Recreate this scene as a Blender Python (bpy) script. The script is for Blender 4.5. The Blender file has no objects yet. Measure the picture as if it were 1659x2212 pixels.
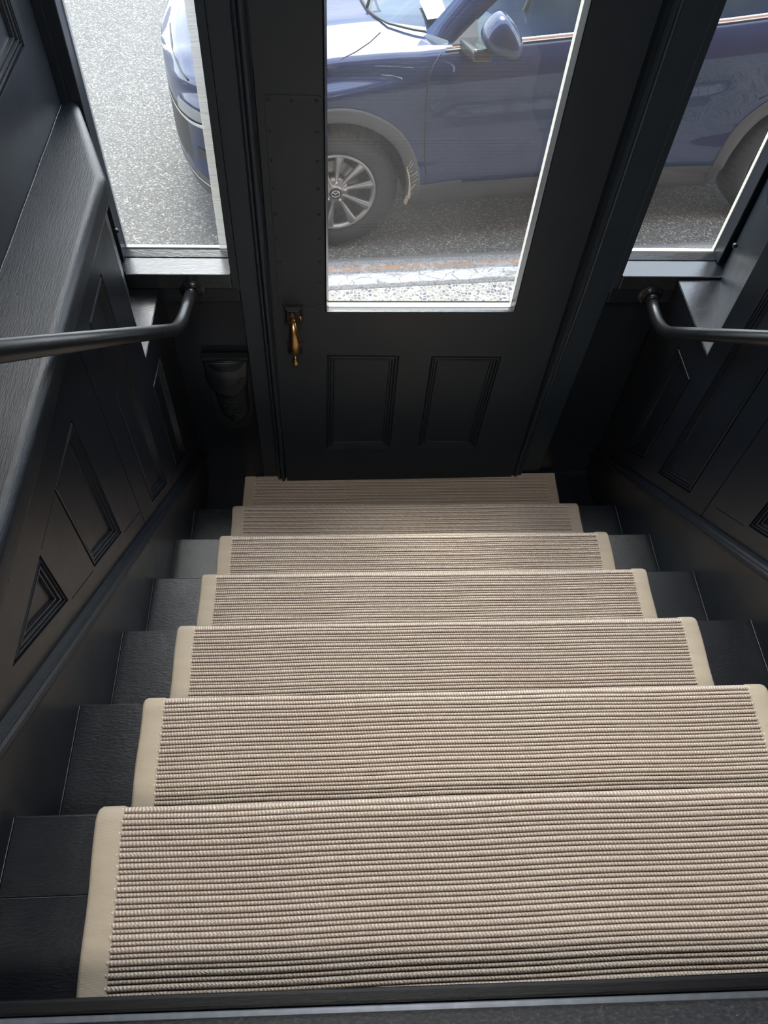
import bpy, bmesh, math, random
from mathutils import Vector, Matrix
from mathutils.geometry import tessellate_polygon
random.seed(7)
SC = bpy.context.scene
COL = SC.collection
PI = math.pi
# ------------------------------------------------------------------ camera
CAM = Vector((0.48223, -0.29317, 1.22044))
cr = Vector((0.998150, -0.041418, 0.044509)); cu = Vector((0.009137, 0.825948, 0.563673)); cf = Vector((0.060108, 0.562223, -0.824798))
cd = bpy.data.cameras.new('camera'); cam = bpy.data.objects.new('camera', cd); COL.objects.link(cam)
cd.sensor_fit = 'HORIZONTAL'; cd.sensor_width = 36.0; cd.lens = 36.0 * 1666.77 / 1659.0
cd.clip_start = 0.02; cd.clip_end = 300
m3 = Matrix((cr, cu, -cf)).transposed(); cam.matrix_world = Matrix.Translation(CAM) @ m3.to_4x4()
SC.camera = cam
# ------------------------------------------------------------------ world sky with broken cloud
w = bpy.data.worlds.new('sky'); SC.world = w; w.use_nodes = True
nt = w.node_tree; nt.nodes.clear()
def wn(t, **k):
    n = nt.nodes.new(t)
    for a, b in k.items(): setattr(n, a, b)
    return n
tc = wn('ShaderNodeTexCoord'); sx = wn('ShaderNodeSeparateXYZ'); nt.links.new(tc.outputs['Generated'], sx.inputs[0])
ramp = wn('ShaderNodeValToRGB'); nt.links.new(sx.outputs['Z'], ramp.inputs[0])
ramp.color_ramp.elements[0].position = 0.0; ramp.color_ramp.elements[0].color = (0.70, 0.74, 0.78, 1)
ramp.color_ramp.elements[1].position = 0.75; ramp.color_ramp.elements[1].color = (0.34, 0.52, 0.84, 1)
mpn = wn('ShaderNodeMapping'); mpn.inputs['Scale'].default_value = (1.0, 1.0, 2.6); nt.links.new(tc.outputs['Generated'], mpn.inputs[0])
nz = wn('ShaderNodeTexNoise'); nz.inputs['Scale'].default_value = 2.3; nz.inputs['Detail'].default_value = 8; nz.inputs['Roughness'].default_value = 0.6
nt.links.new(mpn.outputs[0], nz.inputs['Vector'])
cr2 = wn('ShaderNodeValToRGB'); cr2.color_ramp.elements[0].position = 0.42; cr2.color_ramp.elements[1].position = 0.62; nt.links.new(nz.outputs['Fac'], cr2.inputs[0])
mx = wn('ShaderNodeMix', data_type='RGBA'); nt.links.new(cr2.outputs[0], mx.inputs[0]); nt.links.new(ramp.outputs[0], mx.inputs[6]); mx.inputs[7].default_value = (1.0, 0.98, 0.95, 1)
bg = wn('ShaderNodeBackground'); bg.inputs['Strength'].default_value = 6.5; nt.links.new(mx.outputs[2], bg.inputs['Color'])
ow = wn('ShaderNodeOutputWorld'); nt.links.new(bg.outputs[0], ow.inputs[0])
# ------------------------------------------------------------------ sun: high behind thin cloud beyond the car, so its light is wide and soft
sd = bpy.data.lights.new('sun', 'SUN'); sd.energy = 4.4; sd.angle = math.radians(30); sd.color = (1.0, 0.96, 0.9)
so = bpy.data.objects.new('sun', sd); COL.objects.link(so); so.location = (0, 5, 12)
so.rotation_euler = Vector((0.06, -0.53, -0.84)).to_track_quat('-Z', 'Y').to_euler()
# ------------------------------------------------------------------ added fill light: unseen ceiling panel brightening the stairs
def area(name, loc, sx_, sy_, e, col, aim):
    l = bpy.data.lights.new(name, 'AREA'); l.shape = 'RECTANGLE'; l.size = sx_; l.size_y = sy_; l.energy = e; l.color = col
    o = bpy.data.objects.new(name, l); COL.objects.link(o); o.location = loc
    o.rotation_euler = Vector(aim).to_track_quat('-Z', 'Y').to_euler(); return o
CEIL = 2.75
area('fill_lamp_light', (0.72, -0.95, CEIL - 0.09), 0.9, 0.5, 38, (1.0, 0.95, 0.90), (0, 0.25, -1))
SC.view_settings.view_transform = 'Standard'; SC.view_settings.look = 'None'; SC.view_settings.exposure = 0.0
SC.view_settings.gamma = 1.0; SC.view_settings.use_curve_mapping = False
# ================================================================== material helpers
class NT:
    def __init__(s, name):
        s.m = bpy.data.materials.new(name); s.m.use_nodes = True; s.t = s.m.node_tree; s.t.nodes.clear()
        s.out = s.n('ShaderNodeOutputMaterial'); s.tc = s.n('ShaderNodeTexCoord')
    def n(s, t, **k):
        x = s.t.nodes.new(t)
        for a, b in k.items(): setattr(x, a, b)
        return x
    def set(s, sock, v):
        if isinstance(v, bpy.types.NodeSocket): s.t.links.new(v, sock)
        else:
            if isinstance(v, tuple) and len(v) == 3 and sock.type == 'RGBA': v = v + (1,)
            sock.default_value = v
    def map(s, scale=(1, 1, 1), src='Object', rot=(0, 0, 0)):
        x = s.n('ShaderNodeMapping'); s.t.links.new(s.tc.outputs[src], x.inputs[0]); x.inputs['Scale'].default_value = scale; x.inputs['Rotation'].default_value = rot
        return x.outputs[0]
    def noise(s, scale, vec=None, detail=4, rough=0.5, out='Fac'):
        x = s.n('ShaderNodeTexNoise'); x.inputs['Scale'].default_value = scale; x.inputs['Detail'].default_value = detail; x.inputs['Roughness'].default_value = rough
        s.t.links.new(vec if vec is not None else s.tc.outputs['Object'], x.inputs['Vector']); return x.outputs[out]
    def vor(s, scale, vec=None, feature='F1', out='Distance', rnd=1.0):
        x = s.n('ShaderNodeTexVoronoi', feature=feature); x.inputs['Scale'].default_value = scale; x.inputs['Randomness'].default_value = rnd
        s.t.links.new(vec if vec is not None else s.tc.outputs['Object'], x.inputs['Vector']); return x.outputs[out]
    def ramp(s, fac, stops, interp='LINEAR'):
        x = s.n('ShaderNodeValToRGB'); s.t.links.new(fac, x.inputs[0]); x.color_ramp.interpolation = interp
        e = x.color_ramp.elements
        while len(e) < len(stops): e.new(0.5)
        for i, (p, c) in enumerate(stops):
            e[i].position = p; e[i].color = (c, c, c, 1) if not isinstance(c, tuple) else c + (1,)
        return x.outputs[0]
    def math(s, op, a, b=0.0, c=None):
        x = s.n('ShaderNodeMath', operation=op); s.set(x.inputs[0], a); s.set(x.inputs[1], b)
        if c is not None: s.set(x.inputs[2], c)
        return x.outputs[0]
    def mix(s, f, a, b, blend='MIX'):
        x = s.n('ShaderNodeMix', data_type='RGBA', blend_type=blend); s.set(x.inputs[0], f); s.set(x.inputs[6], a); s.set(x.inputs[7], b); return x.outputs[2]
    def bump(s, h, strength=0.3, dist=0.002, prev=None):
        x = s.n('ShaderNodeBump'); x.inputs['Strength'].default_value = strength; x.inputs['Distance'].default_value = dist
        s.t.links.new(h, x.inputs['Height'])
        if prev is not None: s.t.links.new(prev, x.inputs['Normal'])
        return x.outputs[0]
    def pbr(s, base=(0.5, 0.5, 0.5), rough=0.5, metal=0.0, spec=0.5, normal=None, coat=0.0, coat_r=0.03, trans=0.0, ior=1.5, sheen=0.0, emis=None):
        x = s.n('ShaderNodeBsdfPrincipled')
        s.set(x.inputs['Base Color'], base); s.set(x.inputs['Roughness'], rough); s.set(x.inputs['Metallic'], metal)
        s.set(x.inputs['Specular IOR Level'], spec); s.set(x.inputs['Coat Weight'], coat); s.set(x.inputs['Coat Roughness'], coat_r)
        s.set(x.inputs['Transmission Weight'], trans); s.set(x.inputs['IOR'], ior); s.set(x.inputs['Sheen Weight'], sheen)
        if normal is not None: s.set(x.inputs['Normal'], normal)
        if emis: s.set(x.inputs['Emission Color'], emis[0]); s.set(x.inputs['Emission Strength'], emis[1])
        s.t.links.new(x.outputs[0], s.out.inputs[0]); return x.outputs[0]
def paint(name, base, rough, streak=(1, 1, 1), bstr=0.25, specks=0.0, spec=0.5, blotch=0.0):
    s = NT(name)
    b = s.noise(60, s.map(streak), 6, 0.65)
    b2 = s.noise(7, None, 3)
    h = s.math('ADD', s.math('MULTIPLY', b, 0.6), s.math('MULTIPLY', b2, 1.2))
    nrm = s.bump(h, bstr, 0.0022)
    rr = s.math('ADD', s.math('MULTIPLY', s.noise(14, None, 5, 0.7), 0.22), rough - 0.11)
    col = base
    if specks > 0:
        sp = s.ramp(s.vor(60, None), [(0.0, 1.0), (specks * 2, 0.0)])
        col = s.mix(s.math('MULTIPLY', sp, s.ramp(s.noise(11), [(0.5, 0.0), (0.62, 1.0)])), base, (0.35, 0.36, 0.36))
    s.pbr(col, rr, 0, spec, nrm); return s.m
BLACK = (0.0075, 0.0100, 0.0145)
M = {}
M['wall'] = paint('black_gloss_wall_paint', BLACK, 0.33, (1, 1, 1), 0.16, 0.010)
M['wallz'] = paint('black_gloss_upright_paint', (0.011, 0.0155, 0.0225), 0.34, (6, 6, 0.5), 0.14, 0.008)
M['ledge'] = paint('black_gloss_brushed_paint', (0.008, 0.0105, 0.015), 0.31, (7, 0.8, 7), 0.60, 0.016)
M['tread'] = paint('black_tread_paint', (0.0050, 0.0065, 0.0100), 0.31, (1.6, 4.5, 1.6), 0.55, 0.012)
M['door'] = paint('black_door_paint_glare', (0.0150, 0.0220, 0.0300), 0.40, (5, 5, 0.6), 0.10, 0.0)  # black paint lifted bluish, with window glare put into the colour
M['post'] = paint('black_post_paint_glare', (0.018, 0.027, 0.037), 0.36, (6, 6, 0.5), 0.16)  # lighter copy of the black paint; veiling glare is painted into it
M['sill'] = paint('black_high_gloss_sill_paint', (0.013, 0.015, 0.018), 0.22, (1, 3, 1), 0.35, 0.0, 0.75)
M['pipe'] = paint('black_enamel_pipe', (0.012, 0.013, 0.015), 0.30, (1, 1, 1), 0.35, 0.008)
M['iron'] = paint('black_cast_iron', (0.009, 0.012, 0.015), 0.42, (1, 1, 1), 0.5, 0.0)
def simple(name, base, rough=0.5, metal=0.0, spec=0.5, nscale=40, nstr=0.1, var=0.0, **k):
    s = NT(name); n1 = s.noise(nscale, None, 4)
    col = base
    if var > 0: col = s.mix(n1, tuple(c * (1 - var) for c in base), tuple(min(1, c * (1 + var)) for c in base))
    s.pbr(col, rough, metal, spec, s.bump(n1, nstr, 0.001), **k); return s.m
M['brass'] = simple('aged_brass', (0.55, 0.33, 0.13), 0.30, 1.0, var=0.35, nscale=60)
M['screw'] = simple('painted_screw_head', (0.016, 0.018, 0.022), 0.35, nscale=300, nstr=0.3)
M['seam'] = simple('paint_edge_highlight', (0.16, 0.165, 0.17), 0.5, var=0.8, nscale=60)  # pale grey stands in for light catching the paint edges at joints
M['cream'] = simple('weathered_cream_paint', (0.60, 0.57, 0.49), 0.6, var=0.12, nscale=90, nstr=0.4)
M['greyreveal'] = simple('grey_reveal_paint', (0.20, 0.21, 0.22), 0.45, var=0.1)
M['metalstrip'] = simple('grey_metal_edging', (0.10, 0.115, 0.14), 0.42, 0.6, var=0.35, nscale=80)
# ribbed sisal runner : ribs are geometry, the twist of each rib is a fine relief
s = NT('ribbed_sisal')
uv = s.n('ShaderNodeUVMap').outputs[0]; sp = s.n('ShaderNodeSeparateXYZ'); s.t.links.new(uv, sp.inputs[0])
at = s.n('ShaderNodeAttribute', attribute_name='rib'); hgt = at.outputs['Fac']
def uvmap(sc):
    x = s.n('ShaderNodeMapping'); s.t.links.new(uv, x.inputs[0]); x.inputs['Scale'].default_value = sc; return x.outputs[0]
wob = s.noise(1.0, uvmap((40, 300, 1)), 2)
ph = s.math('ADD', s.math('MULTIPLY', sp.outputs[0], 2 * PI / 0.0052), s.math('ADD', s.math('MULTIPLY', wob, 9.0), s.math('MULTIPLY', sp.outputs[1], 260.0)))
knot = s.math('ADD', s.math('MULTIPLY', s.math('SINE', ph), 0.5), 0.5)
tone = s.noise(1.0, uvmap((55, 900, 1)), 3, 0.7)
patch = s.noise(1.0, uvmap((3.0, 5.0, 1)), 3, 0.6)
yarn = s.ramp(tone, [(0.28, (0.66, 0.49, 0.37)), (0.48, (0.92, 0.76, 0.61)), (0.64, (1.0, 0.95, 0.83))])
yarn = s.mix(s.ramp(patch, [(0.35, 0.0), (0.65, 0.45)]), yarn, (0.76, 0.56, 0.46))
strand = s.mix(s.ramp(knot, [(0.0, 0.0), (1.0, 1.0)]), s.mix(0.55, yarn, (0.36, 0.24, 0.17)), s.mix(0.45, yarn, (0.97, 0.93, 0.84)))
base = s.mix(s.ramp(hgt, [(0.20, 0.0), (0.86, 1.0)]), (0.115, 0.060, 0.042), strand)  # brown groove yarn, darkened further to paint in shade between the ribs
stn = s.ramp(s.vor(5.0, s.tc.outputs['Object']), [(0.0, 1.0), (0.030, 0.0)])
base = s.mix(s.math('MULTIPLY', stn, 0.5), base, (0.40, 0.22, 0.09))
hh = s.math('ADD', s.math('MULTIPLY', knot, 1.0), s.math('MULTIPLY', s.noise(1.0, uvmap((900, 2400, 1)), 2), 0.5))
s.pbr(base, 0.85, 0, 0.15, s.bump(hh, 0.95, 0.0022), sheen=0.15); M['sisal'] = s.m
s = NT('woven_cotton_binding')
tw = s.n('ShaderNodeTexWave', bands_direction='Y'); s.t.links.new(s.tc.outputs['Object'], tw.inputs['Vector']); tw.inputs['Scale'].default_value = 420; tw.inputs['Distortion'].default_value = 3; tw.inputs['Detail'].default_value = 2
cb = s.mix(s.noise(16, s.map((0.5, 2.5, 2.5)), 5, 0.65), (0.42, 0.345, 0.255), (0.62, 0.525, 0.405))
s.pbr(cb, 0.9, 0, 0.1, s.bump(tw.outputs['Fac'], 0.5, 0.0008), sheen=0.2); M['binding'] = s.m
# black speckled floor
s = NT('speckled_black_floor'); v = s.noise(150, s.map((1, 2, 1)), 4, 0.7)
c = s.ramp(v, [(0.32, (0.006, 0.007, 0.010)), (0.55, (0.022, 0.025, 0.031)), (0.70, (0.055, 0.06, 0.07))])
c = s.mix(s.ramp(s.vor(70), [(0.0, 1.0), (0.07, 0.0)]), c, (0.34, 0.30, 0.22))
s.pbr(c, 0.5, 0, 0.4, s.bump(v, 0.4, 0.002)); M['speck'] = s.m
s = NT('black_scuffed_wood_nosing'); v = s.noise(70, s.map((0.35, 5, 5)), 5, 0.75)
c = s.mix(s.ramp(v, [(0.66, 0.0), (0.74, 1.0)]), (0.004, 0.0045, 0.006), (0.08, 0.08, 0.08))
s.pbr(c, 0.34, 0, 0.22, s.bump(v, 0.5, 0.001)); M['nosing'] = s.m
# asphalt
s = NT('asphalt'); f = s.vor(125, None, 'F1', 'Color'); sep = s.n('ShaderNodeSeparateColor'); s.t.links.new(f, sep.inputs[0])
g = s.ramp(sep.outputs[0], [(0.0, (0.062, 0.061, 0.057)), (0.5, (0.105, 0.102, 0.094)), (0.85, (0.17, 0.165, 0.148)), (1.0, (0.40, 0.385, 0.33))])
big = s.noise(1.3, None, 5, 0.6)
g = s.mix(s.ramp(big, [(0.35, 0.0), (0.7, 0.35)]), g, (0.155, 0.150, 0.138))
s.pbr(g, 0.8, 0, 0.35, s.bump(s.vor(125), 0.8, 0.003)); M['asphalt'] = s.m
# kerb: bands are worn paint and rust, in the kerb's own coordinates (y = 0 at the road edge)
s = NT('kerb_concrete'); sp = s.n('ShaderNodeSeparateXYZ'); s.t.links.new(s.tc.outputs['Object'], sp.inputs[0])
wv = s.math('ADD', sp.outputs[1], s.math('MULTIPLY', s.math('SUBTRACT', s.noise(5, s.map((1, 0.3, 1)), 6, 0.7), 0.5), 0.05))
agg = s.mix(s.vor(120, None, 'F1', 'Distance'), (0.32, 0.305, 0.275), (0.11, 0.112, 0.115))
def band(a, b, e=0.006):
    up = s.n('ShaderNodeMapRange'); s.set(up.inputs[0], wv); up.inputs[1].default_value = a - e; up.inputs[2].default_value = a + e
    dn = s.n('ShaderNodeMapRange'); s.set(dn.inputs[0], wv); dn.inputs[1].default_value = b - e; dn.inputs[2].default_value = b + e; dn.inputs[3].default_value = 1; dn.inputs[4].default_value = 0
    return s.math('MULTIPLY', up.outputs[0], dn.outputs[0])
crk = s.ramp(s.vor(13, s.map((0.8, 1.7, 1)), 'DISTANCE_TO_EDGE'), [(0.012, 0.0), (0.035, 1.0)])
c = s.mix(s.math('MULTIPLY', band(-0.225, -0.140), s.math('MULTIPLY', s.math('MAXIMUM', crk, 0.1), s.ramp(s.noise(16, s.map((0.5, 1, 1)), 5, 0.7), [(0.36, 0.15), (0.5, 1.0)]))), agg, (0.62, 0.62, 0.60))
c = s.mix(s.math('MULTIPLY', band(-0.105, -0.082, 0.008), s.ramp(s.noise(40), [(0.38, 0.1), (0.6, 0.9)])), c, (0.46, 0.19, 0.055))
c = s.mix(s.math('MULTIPLY', band(-0.16, -0.06), s.ramp(s.noise(22), [(0.5, 0.0), (0.62, 0.7)])), c, (0.34, 0.33, 0.31))
c = s.mix(band(-0.03, 0.05), c, (0.13, 0.125, 0.12))
s.pbr(c, 0.85, 0, 0.3, s.bump(s.vor(120), 0.7, 0.004)); M['kerb'] = s.m
s = NT('exposed_aggregate_paving'); f = s.vor(48, None, 'F1', 'Color'); sep = s.n('ShaderNodeSeparateColor'); s.t.links.new(f, sep.inputs[0])
g = s.ramp(sep.outputs[0], [(0.0, (0.11, 0.12, 0.14)), (0.4, (0.24, 0.225, 0.19)), (0.8, (0.34, 0.32, 0.26)), (1.0, (0.46, 0.44, 0.40))])
g = s.mix(s.ramp(s.vor(48, None, 'DISTANCE_TO_EDGE'), [(0.04, 0.0), (0.12, 1.0)]), (0.48, 0.465, 0.42), g)
s.pbr(g, 0.8, 0, 0.3, s.bump(s.vor(48), 0.6, 0.004)); M['paving'] = s.m
# window glass : clear sheet with a film of dust specks
def glass(name, dirt, tint=(0.97, 0.985, 0.98), rough=0.0, refl=0.9):
    s = NT(name)
    tr = s.n('ShaderNodeBsdfTransparent'); tr.inputs[0].default_value = tint + (1,)
    gl = s.n('ShaderNodeBsdfGlossy'); gl.inputs[0].default_value = (refl, refl, refl, 1); gl.inputs['Roughness'].default_value = rough
    fr = s.n('ShaderNodeFresnel'); fr.inputs[0].default_value = 1.45
    geo = s.n('ShaderNodeNewGeometry'); frf = s.math('MULTIPLY', fr.outputs[0], s.math('SUBTRACT', 1.0, geo.outputs['Backfacing']))
    m1 = s.n('ShaderNodeMixShader'); s.t.links.new(frf, m1.inputs[0]); s.t.links.new(tr.outputs[0], m1.inputs[1]); s.t.links.new(gl.outputs[0], m1.inputs[2])
    df = s.n('ShaderNodeBsdfDiffuse'); df.inputs[0].default_value = (0.75, 0.76, 0.75, 1)
    tl = s.n('ShaderNodeBsdfTranslucent'); tl.inputs[0].default_value = (0.8, 0.8, 0.78, 1)
    ad = s.n('ShaderNodeMixShader'); ad.inputs[0].default_value = 0.5; s.t.links.new(df.outputs[0], ad.inputs[1]); s.t.links.new(tl.outputs[0], ad.inputs[2])
    spk = s.ramp(s.vor(55), [(0.0, 1.0), (0.045, 0.0)])
    spk = s.math('MULTIPLY', spk, s.ramp(s.noise(6), [(0.45, 0.0), (0.6, 1.0)]))
    scr = s.ramp(s.vor(30, s.map((1, 1, 0.25), rot=(0.0, 0.5, 0.0)), 'F1'), [(0.0, 0.5), (0.02, 0.0)])
    film = s.math('ADD', s.math('MULTIPLY', s.noise(2.5, None, 5), dirt), s.math('MULTIPLY', s.math('ADD', spk, scr), dirt * 6))
    m2 = s.n('ShaderNodeMixShader'); s.t.links.new(film, m2.inputs[0]); s.t.links.new(m1.outputs[0], m2.inputs[1]); s.t.links.new(ad.outputs[0], m2.inputs[2])
    s.t.links.new(m2.outputs[0], s.out.inputs[0]); return s.m
M['glass'] = glass('window_glass', 0.018)
M['glass_door'] = glass('door_glass', 0.03)
M['carglass'] = glass('car_glass', 0.05, (0.66, 0.80, 0.77), refl=1.0)
s = NT('rippled_glass_edge'); nrm = s.bump(s.noise(60, s.map((0.3, 0.3, 3)), 4), 0.8, 0.003)
tl = s.n('ShaderNodeBsdfTranslucent'); tl.inputs[0].default_value = (0.34, 0.33, 0.30, 1); s.set(tl.inputs['Normal'], nrm)
tr = s.n('ShaderNodeBsdfTransparent'); mxs = s.n('ShaderNodeMixShader'); mxs.inputs[0].default_value = 0.45
df = s.n('ShaderNodeBsdfDiffuse'); df.inputs[0].default_value = (0.35, 0.35, 0.33, 1)
mx3 = s.n('ShaderNodeMixShader'); mx3.inputs[0].default_value = 0.2; s.t.links.new(tl.outputs[0], mx3.inputs[1]); s.t.links.new(df.outputs[0], mx3.inputs[2])
s.t.links.new(mx3.outputs[0], mxs.inputs[1]); s.t.links.new(tr.outputs[0], mxs.inputs[2]); s.t.links.new(mxs.outputs[0], s.out.inputs[0]); M['edge'] = s.m
# car materials
s = NT('blue_car_paint'); s.pbr((0.006, 0.018, 0.065), 0.40, 0.30, 0.1, None, coat=0.72, coat_r=0.02); M['blue'] = s.m
M['clad'] = simple('grey_plastic_cladding', (0.060, 0.062, 0.064), 0.55, nscale=400, nstr=0.25)
M['tyre'] = simple('tyre_rubber', (0.028, 0.029, 0.029), 0.62, var=0.2, nscale=30)
M['rim'] = simple('silver_grey_alloy', (0.34, 0.34, 0.335), 0.32, 0.85, nscale=60, nstr=0.03)
M['dark'] = simple('dark_plastic', (0.012, 0.012, 0.013), 0.5)
M['chrome'] = simple('chrome', (0.85, 0.85, 0.85), 0.12, 1.0, nstr=0.0)
M['disc'] = simple('brake_disc_steel', (0.30, 0.28, 0.25), 0.4, 0.9, var=0.2)
M['dash'] = simple('grey_dashboard', (0.62, 0.60, 0.61), 0.7, nscale=300)
M['seat'] = simple('grey_seat_cloth', (0.30, 0.33, 0.33), 0.8, nscale=200)
M['paper'] = simple('white_paper', (0.85, 0.85, 0.84), 0.7, nstr=0.02)
M['mirror'] = simple('mirror_glass', (0.8, 0.85, 0.86), 0.02, 1.0, nstr=0.0)
M['straw'] = simple('dried_mud_scrape', (0.42, 0.36, 0.25), 0.9, var=0.3, nscale=120)
M['screenglass'] = glass('windscreen_glass', 0.02, (0.88, 0.94, 0.92), refl=0.6)
M['foot'] = simple('dark_gloss_plastic', (0.02, 0.022, 0.025), 0.25)
M['lens'] = simple('headlamp_lens', (0.25, 0.28, 0.30), 0.08, 0.3, nstr=0.0)
M['ceil'] = simple('off_white_ceiling_paint', (0.62, 0.61, 0.58), 0.8, nscale=30)
M['brick'] = simple('dark_red_brick', (0.16, 0.075, 0.055), 0.85, var=0.3, nscale=12, nstr=0.3)
WOODS = [simple('brown_wood_plank_%s' % n_, c_, 0.7, var=0.25, nscale=20) for n_, c_ in (('light', (0.34, 0.19, 0.10)), ('mid', (0.22, 0.11, 0.06)), ('dark', (0.12, 0.06, 0.04)))]
M['lampglow'] = simple('fill_lamp_diffuser', (0.9, 0.9, 0.9), 0.5, emis=((1.0, 0.95, 0.90), 3.0))  # glowing face of the added fill lamp
# ================================================================== geometry helpers
class MB:
    def __init__(s, f=None): s.b = bmesh.new(); s.f = f or (lambda p: Vector(p))
    def v(s, p): return s.b.verts.new(s.f(p))
    def face(s, vs, mi=0, sm=False):
        try: fc = s.b.faces.new(vs)
        except ValueError: return None
        fc.material_index = mi; fc.smooth = sm; return fc
    def box(s, x0, x1, y0, y1, z0, z1, mi=0):
        c = [s.v((x, y, z)) for x in (x0, x1) for y in (y0, y1) for z in (z0, z1)]
        for q in ((0, 1, 3, 2), (4, 6, 7, 5), (0, 4, 5, 1), (2, 3, 7, 6), (0, 2, 6, 4), (1, 5, 7, 3)): s.face([c[i] for i in q], mi)
        return s
    def prism(s, loop_a, loop_b, mi=0, sm=False, caps=True):
        A = [s.v(p) for p in loop_a]; B = [s.v(p) for p in loop_b]; n = len(A)
        for i in range(n): s.face([A[i], A[(i + 1) % n], B[(i + 1) % n], B[i]], mi, sm)
        if caps: s.face(A[::-1], mi); s.face(B, mi)
        return s
    def tube(s, pts, r, seg=16, mi=0, caps=True):
        pts = [Vector(p) for p in pts]; rings = []; n = len(pts)
        t0 = (pts[1] - pts[0]).normalized(); up = Vector((0, 0, 1)) if abs(t0.z) < 0.9 else Vector((1, 0, 0)); a = t0.cross(up).normalized()
        for i, p in enumerate(pts):
            t = (pts[min(i + 1, n - 1)] - pts[max(i - 1, 0)]).normalized(); a = (a - t * a.dot(t)).normalized(); bb = t.cross(a)
            rr = r[i] if isinstance(r, (list, tuple)) else r
            rings.append([s.v(p + (a * math.cos(2 * PI * k / seg) + bb * math.sin(2 * PI * k / seg)) * rr) for k in range(seg)])
        for i in range(n - 1):
            for k in range(seg): s.face([rings[i][k], rings[i][(k + 1) % seg], rings[i + 1][(k + 1) % seg], rings[i + 1][k]], mi, True)
        if caps: s.face(rings[0][::-1], mi); s.face(rings[-1], mi)
        return s
    def lathe(s, prof, origin, axis=(0, 1, 0), seg=32, mi=0, closed=False):
        o = Vector(origin); ax = Vector(axis).normalized(); u = ax.orthogonal().normalized(); w_ = ax.cross(u); rings = []
        for (r, h) in prof:
            rings.append([s.v(o + ax * h + (u * math.cos(2 * PI * k / seg) + w_ * math.sin(2 * PI * k / seg)) * max(r, 1e-5)) for k in range(seg)])
        pr = list(range(len(rings) - 1))
        for i in pr:
            for k in range(seg): s.face([rings[i][k], rings[i][(k + 1) % seg], rings[i + 1][(k + 1) % seg], rings[i + 1][k]], mi, True)
        if closed:
            for k in range(seg): s.face([rings[-1][k], rings[-1][(k + 1) % seg], rings[0][(k + 1) % seg], rings[0][k]], mi, True)
        return s
    def grid(s, rows, mi=0, sm=True, skip=None):
        V = [[s.v(p) for p in r] for r in rows]
        for i in range(len(V) - 1):
            for j in range(len(V[0]) - 1):
                if skip and skip(i, j): continue
                m_ = mi(i, j) if callable(mi) else mi
                s.face([V[i][j], V[i][j + 1], V[i + 1][j + 1], V[i + 1][j]], m_, sm)
        return s
    def build(s, name, mats, parent=None, label=None, bevel=0, weld=False, seg=2):
        if weld: bmesh.ops.remove_doubles(s.b, verts=s.b.verts, dist=1e-5)
        bmesh.ops.recalc_face_normals(s.b, faces=s.b.faces)
        me = bpy.data.meshes.new(name); s.b.to_mesh(me); s.b.free()
        for m_ in (mats if isinstance(mats, (list, tuple)) else [mats]): me.materials.append(m_)
        o = bpy.data.objects.new(name, me); COL.objects.link(o)
        if parent: o.parent = parent; o.matrix_parent_inverse = parent.matrix_world.inverted()
        if label: o['label'] = label
        if bevel:
            b = o.modifiers.new('bevel', 'BEVEL'); b.width = bevel; b.segments = seg; b.limit_method = 'ANGLE'; b.angle_limit = 0.6
        return o
def empty(name, loc=(0, 0, 0)):
    o = bpy.data.objects.new(name, None); COL.objects.link(o); o.location = loc; o.empty_display_size = 0.1
    o.matrix_world = Matrix.Translation(Vector(loc)); return o
def tag(o, label, cat=None, group=None, kind=None):
    o['label'] = label
    if cat: o['category'] = cat
    if group: o['group'] = group
    if kind: o['kind'] = kind
    return o
def dup(o, parent, mat):
    c = o.copy(); COL.objects.link(c); c.parent = parent; c.matrix_parent_inverse = parent.matrix_world.inverted() if parent else Matrix(); c.matrix_basis = mat; return c
def inset(poly, d):     # poly counter-clockwise convex 2D
    n = len(poly); L = []
    for i in range(n):
        a = Vector(poly[i]); b = Vector(poly[(i + 1) % n]); t = (b - a).normalized(); nn = Vector((-t.y, t.x)); L.append((a + nn * d, t))
    out = []
    for i in range(n):
        p, t = L[i - 1]; q, u_ = L[i]; den = t.x * u_.y - t.y * u_.x; k = ((q - p).x * u_.y - (q - p).y * u_.x) / den; out.append(tuple(p + t * k))
    return out
def ccw(poly):
    a = sum(poly[i][0] * poly[(i + 1) % len(poly)][1] - poly[(i + 1) % len(poly)][0] * poly[i][1] for i in range(len(poly)))
    return list(poly) if a > 0 else list(poly)[::-1]
def face_holes(mb, outer, holes, to3, mi=0):
    loops = [ccw(outer)] + [ccw(h) for h in holes]; flat = [p for l in loops for p in l]
    V = [mb.v(to3(p[0], p[1], 0.0)) for p in flat]
    for t in tessellate_polygon([[Vector((p[0], p[1], 0)) for p in l] for l in loops]): mb.face([V[i] for i in t], mi)
def recess(mb, poly, steps, to3, mi=0):   # steps: (inset, height) ; nested loops then a cap
    P = ccw(poly); rings = []
    for d, h in steps:
        q = inset(P, d) if d else P
        rings.append([mb.v(to3(p[0], p[1], h)) for p in q])
    n = len(P)
    for a, b in zip(rings, rings[1:]):
        for i in range(n): mb.face([a[i], a[(i + 1) % n], b[(i + 1) % n], b[i]], mi)
    mb.face(rings[-1], mi)
MOULD = [(0, 0), (0.0015, -0.007), (0.004, -0.008), (0.006, 0.000), (0.009, 0.001), (0.0105, -0.005), (0.012, -0.006), (0.0135, -0.001), (0.0165, -0.001),
         (0.018, -0.007), (0.0195, -0.008), (0.021, -0.004), (0.024, -0.004), (0.0255, -0.010)]
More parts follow.
